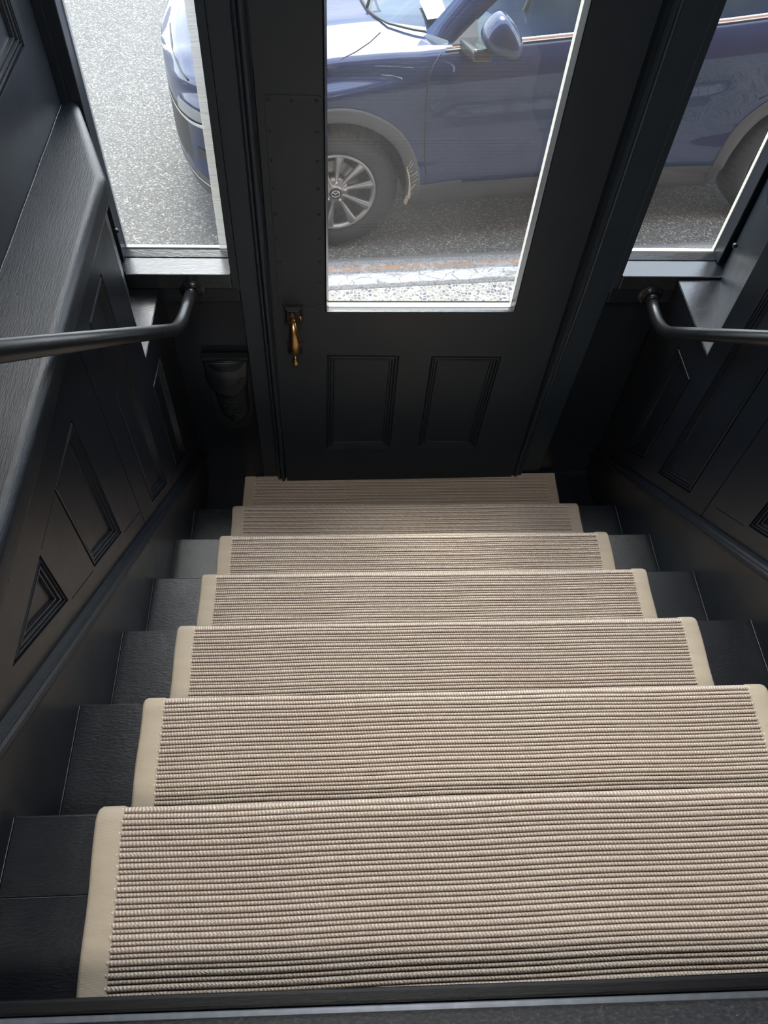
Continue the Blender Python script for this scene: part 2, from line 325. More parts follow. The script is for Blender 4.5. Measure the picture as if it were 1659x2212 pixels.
# ================================================================== dimensions
W = 1.45; G = 0.2417; R = 0.1904; Z0 = -6 * R            # stair width, going, rise, landing level
YB = 1.489                                                 # plane of the street wall
PSI, RHO = 0.020, 0.0101
def D(p):                                                  # street-wall frame (it stands a degree out of square)
    x, y, z = p[0] - 0.725, p[1], p[2] - Z0
    x, z = x * math.cos(RHO) + z * math.sin(RHO), -x * math.sin(RHO) + z * math.cos(RHO)
    x, y = x * math.cos(PSI) - y * math.sin(PSI), x * math.sin(PSI) + y * math.cos(PSI)
    return Vector((x + 0.725, y + YB, z + Z0))
# ================================================================== floors
fl = MB().prism([(-0.6, -0.235, 0.13), (2.1, -0.260, 0.13), (2.1, -0.276, 0.13), (-0.6, -0.252, 0.13)], [(-0.6, -0.235, 0.19), (2.1, -0.260, 0.19), (2.1, -0.276, 0.19), (-0.6, -0.252, 0.19)]).build('wood_nosing', M['nosing'], bevel=0.004)
floor = MB().prism([(-0.9, -0.259, 0.09), (2.35, -0.284, 0.09), (2.35, -2.4, 0.09), (-0.9, -2.4, 0.09)], [(-0.9, -0.259, 0.188), (2.35, -0.284, 0.188), (2.35, -2.4, 0.188), (-0.9, -2.4, 0.188)]).build('floor', M['speck'])
tag(floor, 'black speckled upper floor at the head of the stairs', 'floor', kind='structure')
fl.parent = floor
MB().prism([(-0.6, -0.2522, 0.14), (2.1, -0.2767, 0.14), (2.1, -0.2850, 0.14), (-0.6, -0.2595, 0.14)], [(-0.6, -0.2525, 0.1925), (2.1, -0.277, 0.1925), (2.1, -0.285, 0.191), (-0.6, -0.2595, 0.191)]).build('metal_edging', M['metalstrip'], floor, 'grey metal edging strip', bevel=0.0012)
MB().box(-0.02, W + 0.02, 5 * G - 0.05, YB + 0.06, Z0 - 0.06, Z0).build('landing_floor', M['tread'], floor, 'black painted landing floor before the door')
MB().box(-0.6, 2.1, -0.30, -0.262, -1.3, 0.11).build('floor_header', M['wall'], floor)
# ================================================================== staircase
st = empty('staircase', (W / 2, 0.0, Z0)); tag(st, 'black painted wooden staircase of six steps going down to the door', 'stairs')
for k in range(6):
    zt = -k * R; yn = k * G
    tr = MB().box(0.0, W, yn - 0.110, yn, zt - 0.030, zt).build('tread', M['tread'], st, bevel=0.003) if k == 0 else MB().box(0.0, W, yn - G - 0.004, yn, zt - 0.030, zt).build('tread', M['tread'], st, bevel=0.003)
    yb = yn - G + 0.0 if k else -0.243
    if k == 0: MB().box(0.0, W, yn - G - 0.004, yn - 0.1115, zt - 0.030, zt - 0.0005).build('tread_board', M['tread'], st, bevel=0.0012, seg=1)
    MB().box(0.0, W, yn - 0.040, yn - 0.022, zt - R, zt - 0.030).build('riser', M['tread'], st)
MB().box(0.0, W, -0.262, -0.2455, 0.0, 0.13).build('riser', M['tread'], st)
# ================================================================== stair runner (ribs are real)
XL = [0.122, 0.118, 0.121, 0.125, 0.127, 0.128, 0.1335]; XR = [1.318, 1.317, 1.317, 1.317, 1.317, 1.316, 1.322]
XLb = [0.134, 0.122, 0.122, 0.125, 0.128, 0.130, 0.1335]; XRb = [1.316, 1.313, 1.312, 1.311, 1.313, 1.313, 1.318]
TH = 0.010
path = []      # (y, z, ny, nz, xl, xr)
def addseg(p, q, n, xa, xb, step=0.0009):
    L = math.hypot(q[0] - p[0], q[1] - p[1]); m = max(1, int(L / step))
    for i in range(m):
        t = i / m; path.append((p[0] + (q[0] - p[0]) * t, p[1] + (q[1] - p[1]) * t, n[0], n[1], xa[0] + (xb[0] - xa[0]) * t, xa[1] + (xb[1] - xa[1]) * t))
RN = 0.012
for k in range(6):
    zt = -k * R + 0.001; yn = k * G + 0.001
    ys = (k - 1) * G + 0.008 if k else -0.2445
    a = (XLb[k], XRb[k]); b = (XL[k], XR[k])
    addseg((ys, zt), (yn - RN, zt), (0, 1), a, b)
    for i in range(20):
        th = PI / 2 * i / 20; path.append((yn - RN + RN * math.sin(th), zt - RN + RN * math.cos(th), math.sin(th), math.cos(th), b[0], b[1]))
    b2 = (XLb[k + 1], XRb[k + 1])
    addseg((yn, zt - RN), (yn, zt - R + 0.008), (1, 0), b, b2, 0.0016)
addseg((5 * G + 0.008, Z0 + 0.001), (YB - 0.003, Z0 + 0.001), (0, 1), (0.1335, 1.314), (0.1335, 1.325))
BW = 0.040
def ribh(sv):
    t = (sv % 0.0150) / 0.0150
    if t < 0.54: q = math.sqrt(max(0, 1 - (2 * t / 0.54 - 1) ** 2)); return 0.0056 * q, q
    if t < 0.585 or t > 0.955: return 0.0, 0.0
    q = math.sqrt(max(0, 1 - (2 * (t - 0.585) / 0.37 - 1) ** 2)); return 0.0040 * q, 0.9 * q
runner = empty('stair_runner', (W / 2, 0.0, 0.0)); tag(runner, 'ribbed beige sisal runner with plain borders running down the staircase', 'carpet')
bmr = bmesh.new(); uvl = bmr.loops.layers.uv.new('UVMap'); ribl = bmr.verts.layers.float.new('rib')
NX = 28; prev = None; sacc = 0.0; last = None
for i, (y, z, ny, nz, xa, xb) in enumerate(path):
    if last is not None: sacc += min(0.02, math.hypot(y - last[0], z - last[1]))
    last = (y, z); row = []
    for j in range(NX + 1):
        x = xa + BW - 0.004 + (xb - xa - 2 * BW + 0.008) * j / NX
        sv = sacc + 0.0012 * math.sin(x * 5.1 + sacc * 2.0) + 0.0006 * math.sin(x * 19 + sacc * 9)
        h, hv = ribh(sv); hgt_ = TH - 0.005 + h + 0.0005 * math.sin(x * 6 + sacc * 11)
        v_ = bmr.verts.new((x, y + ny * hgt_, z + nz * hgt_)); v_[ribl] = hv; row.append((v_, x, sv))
    if prev:
        for j in range(NX):
            q = [prev[j], prev[j + 1], row[j + 1], row[j]]; f_ = bmr.faces.new([a_[0] for a_ in q]); f_.smooth = True
            for lp, a_ in zip(f_.loops, q): lp[uvl].uv = (a_[1], a_[2])
    prev = row
me = bpy.data.meshes.new('carpet_field'); bmesh.ops.recalc_face_normals(bmr, faces=bmr.faces); bmr.to_mesh(me); bmr.free(); me.materials.append(M['sisal'])
o = bpy.data.objects.new('carpet_field', me); COL.objects.link(o); o.parent = runner; o.matrix_parent_inverse = runner.matrix_world.inverted(); o['label'] = 'ribbed beige sisal field'
sub = path[::6] + [path[-1]]
for side in (0, 1):
    rows = []
    for (y, z, ny, nz, xa, xb) in sub:
        e = xa if side == 0 else xb; sg = 1 if side == 0 else -1
        wv_ = 0.0008 * math.sin(y * 40 + z * 33)
        prof = [(0.0, 0.0), (0.0, 0.005), (0.002, 0.0085), (0.006, 0.0105), (0.018, 0.0108), (BW - 0.004, 0.0108), (BW, 0.0095), (BW + 0.0005, 0.004)]
        rows.append([(e + sg * (a_ + wv_), y + ny * h, z + nz * h) for a_, h in prof])
    MB().grid(rows).build('carpet_border', M['binding'], runner, 'plain taupe cotton border')
# ================================================================== side walls: stringer, panelled dado, ledge
def side(sgn, nm):
    X = (lambda x: x) if sgn < 0 else (lambda x: W - x)
    to3 = lambda y, z, h: (X(h - 0.006), y, z)
    wl = empty('wall_' + nm, (X(-0.1), 0.6, Z0)); tag(wl, 'black panelled dado wall on the %s of the stairs with upper wall above its ledge' % nm, 'wall', kind='structure')
    yc = 1.174 if sgn < 0 else 1.153; zs = -0.220 if sgn < 0 else -0.185
    P0 = [(0.187, 0.111), (0.385, 0.111), (0.385, -0.049)]
    P1 = [(0.510, 0.117), (0.674, 0.117), (0.674, -0.272), (0.510, -0.146)]
    P2 = [(0.900, 0.146), (1.050, 0.146), (1.050, -0.592), (0.900, -0.474)] if sgn < 0 else [(0.917, 0.146), (1.066, 0.146), (1.090, -0.612), (0.917, -0.476)]
    P3 = [(1.166, -0.316), (1.296, -0.330), (1.290, -0.762), (1.162, -0.662)] if sgn < 0 else [(1.168, -0.289), (1.298, -0.289), (1.322, -0.783), (1.188, -0.667)]
    Pm = [(-0.14, 0.117), (0.05, 0.117), (0.05, 0.16)]
    holes = [P0, P1, P2, P3]
    vj = 0.808 if sgn < 0 else 0.826
    gr = [[(vj, 0.19), (vj + 0.003, 0.19), (vj + 0.003, -0.462), (vj, -0.460)],
          [(0.395, 0.1105), (0.500, 0.1105), (0.500, 0.1125), (0.395, 0.1125)],
          [(0.395, -0.062), (0.395, -0.0645), (0.502, -0.1455), (0.502, -0.143)],
          [(0.684, -0.286), (0.684, -0.2885), (0.800, -0.378), (0.800, -0.3755)]]
    mb = MB()
    outer = [(-1.7, -1.22), (YB - 0.004, -1.22), (YB - 0.004, zs), (yc, zs), (yc, 0.224), (-1.7, 0.224)]
    face_holes(mb, outer, holes + gr, to3)
    for g_ in gr: recess(mb, g_, [(0, 0), (0.0004, -0.004)], to3)
    oc = ccw(outer); n = len(oc); A = [mb.v(to3(a, b, 0)) for a, b in oc]; B = [mb.v(to3(a, b, -0.09)) for a, b in oc]
    for i in range(n): mb.face([A[i], A[(i + 1) % n], B[(i + 1) % n], B[i]])
    mb.build('dado_boards', M['wall'], wl)
    for P in holes:
        mb = MB(); recess(mb, P, MOULD, to3); mb.build('wall_panel', M['wall'], wl)
    # shelf under the splay, splay board, window-side return
    xb_ = -0.100 if sgn < 0 else -0.150
    ysh = 1.452 if sgn < 0 else 1.470
    MB().prism([(X(-0.007), yc, zs - 0.02), (X(-0.007), YB - 0.01, zs - 0.02), (X(xb_ - 0.05), YB - 0.01, zs - 0.02), (X(xb_ - 0.05), yc, zs - 0.02)],
               [(X(-0.0075), yc, zs + 0.003), (X(-0.0075), YB - 0.01, zs + 0.003), (X(xb_ - 0.05), YB - 0.01, zs + 0.003), (X(xb_ - 0.05), yc, zs + 0.003)]).build('corner_shelf', M['sill'], wl, 'triangular black shelf in the window corner')
    MB().prism([(X(-0.008), yc, zs), (X(xb_), ysh + 0.03, zs), (X(xb_ - 0.04), ysh + 0.03, zs), (X(-0.05), yc, zs)],
               [(X(-0.008), yc, 2.0), (X(xb_), ysh + 0.03, 2.0), (X(xb_ - 0.04), ysh + 0.03, 2.0), (X(-0.05), yc, 2.0)] if False else
               [(X(-0.008), yc, 0.224), (X(xb_), ysh + 0.03, 0.224), (X(xb_ - 0.04), ysh + 0.03, 0.224), (X(-0.05), yc, 0.224)]).build('splay_board', M['wallz'], wl)
    # stringer and its cap
    off = 0.150
    z_at = lambda y: -R / G * y
    ye = YB - 0.004
    MB().prism([(X(-0.005), -0.30, -0.4), (X(-0.005), ye, Z0 - 0.03), (X(-0.005), ye, z_at(ye) + off), (X(-0.005), -0.30, z_at(-0.30) + off)],
               [(X(0.0), -0.30, -0.4), (X(0.0), ye, Z0 - 0.03), (X(0.0), ye, z_at(ye) + off), (X(0.0), -0.30, z_at(-0.30) + off)]).build('baseboard_' + nm, M['wall'])
    bb = bpy.data.objects['baseboard_' + nm]; tag(bb, 'black sloping stair skirting board on the %s wall' % nm, 'skirting', kind='structure')
    prof = [(-0.004, 0.150), (0.008, 0.150), (0.013, 0.155), (0.015, 0.163), (0.013, 0.171), (0.009, 0.176), (0.010, 0.181), (0.006, 0.188), (-0.006, 0.190)]
    rows = [[(X(a), y, z_at(y) + h) for a, h in prof] for y in (-0.30, 0.3, 0.9, ye)]
    MB().grid(rows, sm=False).build('cap_moulding', M['ledge'], bb)
    # ledge
    tr_ = empty('trim_1' if sgn < 0 else 'trim_2', (X(0), 0.5, 0.224)); tag(tr_, 'thick rounded black ledge capping the %s dado wall' % nm, 'ledge', kind='structure')
    zt, zb = 0.282, 0.224
    edge = []
    for i in range(9):
        th = PI / 2 * i / 8; edge.append((0.012 - 0.020 + 0.020 * math.sin(th) + 0.0, zt - 0.020 + 0.020 * math.cos(th)))
    edge += [(0.014, zb + 0.014)]
    for i in range(1, 6):
        th = PI / 2 * i / 5; edge.append((0.004 + 0.010 * math.cos(th), zb + 0.012 - 0.012 * math.sin(th)))
    edge += [(-0.02, zb)]
    back = -0.13
    ysts = [-1.6, -0.5, 0.2, 0.7, 1.0, 1.165]
    rows = [[(X(back), y, zt)] + [(X(a), y, h) for a, h in edge] for y in ysts]
    # mitred end following the splay
    dx, dy = -0.118, 0.325; L_ = math.hypot(dx, dy); nx_, ny_ = dy / L_, -dx / L_
    mit = [(X(back), 1.18, zt)] + [(X(a - 0.001), 1.165 + 0.012 + (a + 0.008) * 0.9, h) for a, h in edge]
    rows.append(mit)
    endr = [(X(back), 1.50, zt)] + [(X(-0.008 + dx + (a + 0.008) * nx_), 1.182 + dy + (a + 0.008) * ny_, h) for a, h in edge]
    rows.append(endr)
    MB().grid(rows).build('ledge_board', M['ledge'], tr_)
    MB().tube([(X(-0.1235), y, zt + 0.0004 + 0.0006 * math.sin(y * 37)) for y in [-1.0 + 0.05 * i for i in range(50)]], 0.0011, 5).build('seam_highlight', M['seam'], tr_, 'thin pale bead drawn as the highlight on the paint edge')  # grey tube draws the highlight along the ledge joint
    for k in range(6):
        yb0 = (k - 1) * G + 0.002 if k else -0.236
        MB().tube([(X(0.0008), yb0 + (k * G - 0.002 - yb0) * i / 12, -k * R + 0.0006 + 0.0003 * math.sin(i * 2.1 + k)) for i in range(13)], 0.0009 if sgn > 0 else 0.0006, 4).build('seam_highlight', M['seam'], bb, 'thin pale bead drawn as the highlight on the paint edge')
    # upper wall
    to3u = lambda y, z, h: (X(-0.125 + h), y, z)
    PU = [(-0.2, 0.452), (1.350, 0.452), (1.350, 1.9), (-0.2, 1.9)]
    mb = MB(); face_holes(mb, [(-2.3, 0.276), (1.462, 0.276), (1.462, CEIL), (-2.3, CEIL)], [PU], to3u)
    mb.build('upper_wall', M['wallz'], wl)
    mb = MB(); recess(mb, PU, [(a * 1.25, h) for a, h in MOULD], to3u); mb.build('upper_wall_panel', M['wallz'], wl)
    MB().box(min(X(-0.19), X(-0.113)), max(X(-0.19), X(-0.113)), 1.462, 1.49, 0.276, CEIL).build('corner_post', M['wallz'], wl)
    # back-fill behind dado / upper wall
    MB().box(min(X(-0.32), X(-0.20)), max(X(-0.32), X(-0.20)), -2.4, 1.46, -1.3, CEIL).build('wall_core', M['wall'], wl)
    # screw in the splay
    return wl
side(-1, 'left'); side(1, 'right')
def knob(loc, nrm, lab):
    n_ = Vector(nrm).normalized()
    k = MB().lathe([(0.0, 0.007), (0.0025, 0.0068), (0.005, 0.005), (0.006, 0.002), (0.006, 0.0), (0.0075, -0.001)], loc, nrm, 20)
    k.box(loc[0] - 0.0004, loc[0] + 0.0004, loc[1] - 0.0004, loc[1] + 0.0004, loc[2] - 0.001, loc[2] + 0.001)
    o_ = k.build('hook_screw', M['pipe']); tag(o_, lab, 'screw'); return o_
# ================================================================== street wall
def D2(p):                                                 # posts and casing run back to the boarding at floor level
    t = min(1.0, max(0.0, (-0.20 - p[2]) / 0.94)); y = p[1] + (0.042 * t if p[1] < -0.02 else 0.0); return D((p[0], y, p[2]))
wf = empty('wall_front', (0.725, YB, Z0)); tag(wf, 'black timber street wall with side windows and the door between', 'wall', kind='structure')
XL0, XL1 = 0.187, 0.291; XR0, XR1 = 1.152, 1.282
HD = 0.93; TOP = CEIL
wb = MB(D)
wb.box(-0.35, XL0 + 0.02, 0.0, 0.05, Z0 - 0.1, -0.22); wb.box(XR1 - 0.02, 1.85, 0.0, 0.05, Z0 - 0.1, -0.22)
wb.build('lower_boarding', M['wall'], wf)
MB(D).box(-0.0, XL0 + 0.018, -0.045, -0.001, -0.262, -0.214).box(XR1 - 0.018, 1.56, -0.045, -0.001, -0.262, -0.210).build('apron_rail', M['wall'], wf, bevel=0.002)
for (a, b, s_) in ((XL0, XL1 - 0.032, 1), (XR0 + 0.034, XR1, -1)):
    m_ = MB(D2); lo = a if s_ > 0 else b - 0.020; hi = a + 0.020 if s_ > 0 else b
    m_.box(min(lo, hi), max(lo, hi), -0.045, 0.05, -0.225, TOP)
    lo2 = hi + 0.001 if s_ > 0 else a; hi2 = b if s_ > 0 else lo - 0.001
    m_.box(lo2, hi2, -0.047, 0.05, Z0 + 0.012, -0.2).box(lo2, hi2, -0.047, 0.05, -0.2, TOP)
    m_.build('door_post', M['post'], wf, bevel=0.0015)
def casing(x0, s_):
    prof = [(0.000, -0.047), (0.002, -0.060), (0.006, -0.064), (0.010, -0.062), (0.0125, -0.056), (0.014, -0.066), (0.018, -0.071), (0.024, -0.071), (0.028, -0.066), (0.030, -0.056), (0.032, -0.050), (0.033, 0.02), (0.0, 0.02)]
    A, A2, B = [[(x0 + s_ * a, y, z_) for a, y in prof] for z_ in (Z0 + 0.012, -0.2, HD + 0.03)]
    MB(D2).prism(A, A2).prism(A2, B).build('door_casing', M['post'], wf)
MB(D).box(XL1 - 0.03, XL1 + 0.001, 0.022, 0.05, Z0, HD + 0.03).box(XR0 - 0.001, XR0 + 0.038, -0.020, 0.05, Z0, HD + 0.03).build('door_jamb', M['post'], wf)
casing(XL1 - 0.032, 1); casing(XR0 + 0.036, -1)
MB(D).box(XL1, XR0, -0.066, 0.05, HD + 0.004, HD + 0.07).build('door_head', M['wallz'], wf)
MB(D).box(-0.35, 1.80, -0.02, 0.10, TOP - 0.10, TOP).build('wall_head', M['wall'], wf)
MB(D).box(-0.35, -0.125, -0.01, 0.05, -0.24, TOP).box(1.60, 1.85, -0.01, 0.05, -0.24, TOP).build('wall_return', M['wallz'], wf)
WT = 2.35
def sidewin(n, x0, x1, xf0, xf1, lab, edge):
    wn_ = empty('window_%d' % n, D(((x0 + x1) / 2, 0, -0.165))); tag(wn_, lab, 'window', kind='structure')
    sl = MB(D).prism([(xf0, -0.050, -0.212), (xf1, -0.050, -0.212), (x1 + 0.02, 0.050, -0.212), (x0 - 0.03, 0.050, -0.212)], [(xf0, -0.050, -0.165), (xf1, -0.050, -0.165), (x1 + 0.02, 0.050, -0.163), (x0 - 0.03, 0.050, -0.163)])
    sl.build('window_sill', M['sill'], wn_, 'glossy black sill', bevel=0.003)
    MB(D).prism([(x0, 0.020, -0.163), (x1, 0.020, -0.163), (x1, 0.042, -0.163), (x0, 0.042, -0.163)], [(x0, 0.0205, -0.1612), (x1, 0.0205, -0.1612), (x1, 0.042, -0.1535), (x0, 0.042, -0.1535)]).build('glazing_bead', M['sill'], wn_)
    MB(D).box(x0 - 0.035, x0 + 0.001, 0.004, 0.060, -0.16, WT).box(x1 - 0.001, x1 + (0.012 if edge else 0.035), 0.004, 0.060, -0.16, WT).box(x0 - 0.012, x1 + 0.012, 0.004, 0.06, WT - 0.02, WT + 0.04).build('window_frame', M['wallz'], wn_, bevel=0.002)
    MB(D).box(x0, x0 + 0.003, 0.050, 0.062, -0.15, WT).box(x1 - 0.004, x1, 0.050, 0.062, -0.15, WT).box(x0, x1, 0.050, 0.062, -0.16, -0.1525).build('outer_stop', M['greyreveal'] if edge else M['cream'], wn_, 'weathered outer stop')
    MB(D).box(x0 + 0.0005, x1 - 0.0005, 0.043, 0.048, -0.155, WT - 0.02).build('window_pane', M['glass'], wn_)
    if edge: MB(D).prism([(x1 - 0.0345, 0.0425, -0.150), (x1 - 0.0005, 0.0425, -0.150), (x1 - 0.0005, 0.0420, -0.150), (x1 - 0.0345, 0.0420, -0.150)], [(x1 - 0.0345, 0.0425, WT - 0.02), (x1 - 0.0005, 0.0425, WT - 0.02), (x1 - 0.0005, 0.0420, WT - 0.02), (x1 - 0.0345, 0.0420, WT - 0.02)]).build('pane_edge', M['edge'], wn_, 'bright rippled edge strip of the pane')
    return wn_
sidewin(1, -0.100, 0.190, -0.090, 0.187, 'tall narrow window left of the door looking onto bare road', True)
sidewin(2, 1.281, 1.575, 1.281, 1.588, 'tall narrow window right of the door showing the rear of the blue car', False)
knob(tuple(D((-0.073, -0.086, -0.003))), (0.75, -0.62, 0.1), 'small black round screw hook on the splay beside the left window')
knob(tuple(D((1.548, -0.072, -0.042))), (-0.72, -0.66, 0.1), 'small black screw hook on the splay beside the right window')
knob(tuple(D((0.186, 0.012, -0.086))), (-1, -0.1, 0.0), 'small dark screw hook on the door post at the left window edge')
knob(tuple(D((1.283, 0.0, -0.079))), (1, -0.1, 0.0), 'tiny dark screw hook on the door post at the right window edge')
# unseen transom window, added over the door to let in sky light
w3 = empty('window_3', D((0.72, 0, 1.1))); tag(w3, 'unseen fanlight added above the door head to let in sky light', 'window', kind='structure')
MB(D).box(XL1 - 0.02, XR0 + 0.02, 0.0, 0.05, HD + 0.07, HD + 0.10).box(XL1 - 0.02, XR0 + 0.02, 0.0, 0.05, WT, WT + 0.05).build('window_frame', M['wallz'], w3)
MB(D).box(XL1 - 0.02, XR0 + 0.02, 0.022, 0.028, HD + 0.09, WT + 0.01).build('window_pane', M['glass'], w3)
MB(D).box(-0.35, 1.8, -0.01, 0.05, WT + 0.04, TOP - 0.05).build('wall_head_board', M['wallz'], wf)
# ------------------------------------------------------------------ door
door = empty('door_1', D((0.72, 0, Z0))); tag(door, 'black half-glazed door with two lower panels at the foot of the stairs', 'door', kind='structure')
DF = -0.029
toD = lambda x, z, h: (x, DF - h, z)
glz = [(0.447, -0.308), (0.9987, -0.308), (0.9987, 0.84), (0.447, 0.84)]
pa = [(0.441, -0.944), (0.670, -0.944), (0.672, -0.487), (0.446, -0.483)]; pb = [(0.769, -0.944), (0.981, -0.950), (0.996, -0.493), (0.772, -0.489)]
mb = MB(D); outer = [(XL1 + 0.002, Z0 + 0.014), (XR0 - 0.002, Z0 + 0.014), (XR0 - 0.002, HD), (XL1 + 0.002, HD)]
face_holes(mb, outer, [glz, pa, pb], toD)
for L_ in (outer,):
    oc = ccw(L_); A = [mb.v(toD(a, b, 0)) for a, b in oc]; B = [mb.v(toD(a, b, -0.044)) for a, b in oc]
    for i in range(4): mb.face([A[i], A[(i + 1) % 4], B[(i + 1) % 4], B[i]])
mb.build('door_leaf', M['door'], door)
mb = MB(D)     # back of the leaf
face_holes(mb, outer, [glz], lambda x, z, h: (x, DF + 0.044, z)); mb.build('door_back', M['door'], door)
DM = [(a * 1.15, h) for a, h in MOULD]
for P in (pa, pb):
    mb = MB(D); recess(mb, P, DM, toD); mb.build('door_panel', M['door'], door)
# glazing: bead, reveal, pane
g2 = [(0.4530, -0.3125), (0.9935, -0.3125), (0.9935, 0.83), (0.4530, 0.83)]
mb = MB(D)
oc = ccw(glz); ic = ccw(g2)
lip = inset(oc, -0.004)
R0 = [mb.v(toD(a, b, 0.0)) for a, b in lip]; R1 = [mb.v(toD(a, b, 0.004)) for a, b in oc]; R2_ = [mb.v(toD(a, b, -0.002)) for a, b in inset(oc, 0.0015)]; R3 = [mb.v((a, -0.006, b)) for a, b in ic]
for A, B in ((R0, R1), (R1, R2_), (R2_, R3)):
    for i in range(4): mb.face([A[i], A[(i + 1) % 4], B[(i + 1) % 4], B[i]])
mb.build('glazing_bead', M['sill'], door, 'glossy black glazing bead')
mb = MB(D); A = [mb.v((a, -0.005, b)) for a, b in ic]; B = [mb.v((a, 0.016, b)) for a, b in ic]
for i in range(4): mb.face([A[i], A[(i + 1) % 4], B[(i + 1) % 4], B[i]])
mb.build('outer_stop', M['cream'], door, 'weathered cream outer glazing stop')
MB(D).box(0.452, 0.9945, -0.006, -0.002, -0.3135, 0.831).build('window_pane', M['glass_door'], door)
# door guard plate with screws
px0, px1, pz0, pz1 = 0.3105, 0.4405, -0.292, 0.312
mb = MB(D)
rc = [(px0, pz0), (px1, pz0), (px1, pz1 - 0.010)] + [(px1 - 0.010 + 0.010 * math.cos(t), pz1 - 0.010 + 0.010 * math.sin(t)) for t in (0.5, 1.07, PI / 2)] + [(px0 + 0.010 - 0.010 * math.sin(t), pz1 - 0.010 + 0.010 * math.cos(t)) for t in (0, 0.5, 1.07, PI / 2)]
mb.prism([(a, DF + 0.001, b) for a, b in rc], [(a, DF - 0.0022, b) for a, b in rc]); plate = mb.build('guard_plate', M['door'], door, 'flat black metal plate edged with screws', bevel=0.0008)
cols = [px0 + 0.010, px1 - 0.012]; zz = [pz1 - 0.010 - i * (pz1 - pz0 - 0.022) / 8 for i in range(9)]
spots = [(c_, z_) for c_ in cols for z_ in zz] + [((px0 + px1) / 2 - 0.003, zz[0] - 0.001), ((px0 + px1) / 2 - 0.006, zz[-1])]
scr0 = None
for (a, b) in spots:
    if scr0 is None:
        mb = MB(); mb.lathe([(0.0, 0.0016), (0.003, 0.0014), (0.0045, 0.0002), (0.0048, -0.001)], (0, 0, 0), (0, -1, 0), 14)
        mb.box(-0.0032, 0.0032, -0.0019, -0.0012, -0.0005, 0.0005)
        scr0 = mb.build('screw', M['screw'], plate); scr = scr0
    else: scr = dup(scr0, plate, Matrix())
    scr.matrix_basis = Matrix.Translation(D((a, DF - 0.0022, b))) @ Matrix.Rotation(random.uniform(0, 3), 4, 'Y')
# door handle: thumb latch and grip
hnd = MB(D)
def escut(cx, z0, z1, hw, t):
    m_ = MB(D); m_.box(cx - hw, cx + hw, DF - 0.005, DF + 0.0, z0, z1); m_.prism([(cx - hw * 0.86, DF - 0.005, z0 + 0.005), (cx + hw * 0.86, DF - 0.005, z0 + 0.005), (cx + hw * 0.86, DF - 0.005, z1 - 0.005), (cx - hw * 0.86, DF - 0.005, z1 - 0.005)],
        [(cx - hw * 0.66, DF - t, z0 + 0.012), (cx + hw * 0.66, DF - t, z0 + 0.012), (cx + hw * 0.66, DF - t, z1 - 0.012), (cx - hw * 0.66, DF - t, z1 - 0.012)])
    return m_
ep = escut(0.3505, -0.352, -0.283, 0.029, 0.017).build('latch_plate', M['iron'], door, bevel=0.001)
ep2 = escut(0.3505, -0.476, -0.428, 0.024, 0.013).build('grip_plate', M['iron'], door, bevel=0.001)
for (a, b, pp, t) in ((0.334, -0.295, ep, 0.017), (0.367, -0.295, ep, 0.017), (0.367, -0.338, ep, 0.017), (0.336, -0.441, ep2, 0.013), (0.365, -0.441, ep2, 0.013), (0.365, -0.464, ep2, 0.013)):
    s_ = dup(scr0, pp, Matrix()); s_.matrix_basis = Matrix.Translation(D((a, DF - t, b))) @ Matrix.Scale(0.7, 4)
gp = [(0.349, DF - 0.012, -0.312), (0.349, DF - 0.030, -0.318), (0.3505, DF - 0.046, -0.330), (0.3515, DF - 0.055, -0.350), (0.352, DF - 0.058, -0.372), (0.352, DF - 0.056, -0.395), (0.3515, DF - 0.050, -0.415), (0.351, DF - 0.042, -0.432), (0.351, DF - 0.034, -0.446), (0.3505, DF - 0.024, -0.456), (0.3505, DF - 0.010, -0.460)]
grip = MB(D); grip.tube(gp, [0.007, 0.008, 0.0105, 0.0145, 0.0165, 0.0165, 0.0145, 0.0105, 0.0075, 0.0065, 0.007], 18)
grip.tube([(0.3505, DF - 0.030, -0.452), (0.3505, DF - 0.033, -0.464), (0.3505, DF - 0.034, -0.470), (0.3505, DF - 0.035, -0.476), (0.3505, DF - 0.036, -0.484), (0.3505, DF - 0.036, -0.489)], [0.005, 0.006, 0.0095, 0.0115, 0.0105, 0.004], 16)
grip.build('door_handle', M['brass'], door, 'curved brass grip handle')
th_ = MB(D); th_.tube([(0.3475, DF - 0.010, -0.303), (0.3475, DF - 0.032, -0.300)], 0.0065, 10)
c0 = Vector((0.346, DF - 0.048, -0.306)); ringt = []; ringb = []
for k in range(22):
    a = 2 * PI * k / 22; ringt.append((c0.x + 0.0165 * math.cos(a), c0.y - 0.017 * math.sin(a) , c0.z + 0.012 * math.sin(a))); ringb.append((c0.x + 0.0165 * math.cos(a), c0.y - 0.017 * math.sin(a) + 0.0015, c0.z + 0.012 * math.sin(a) - 0.003))
th_.prism(ringt, ringb); th_.build('thumb_latch', M['brass'], door, 'oval brass thumb piece', bevel=0.0008)
MB(D).tube([(0.371, DF - 0.016, -0.312), (0.371, DF - 0.018, -0.330)], 0.0045, 10).build('latch_snib', M['brass'], door, 'small brass snib')
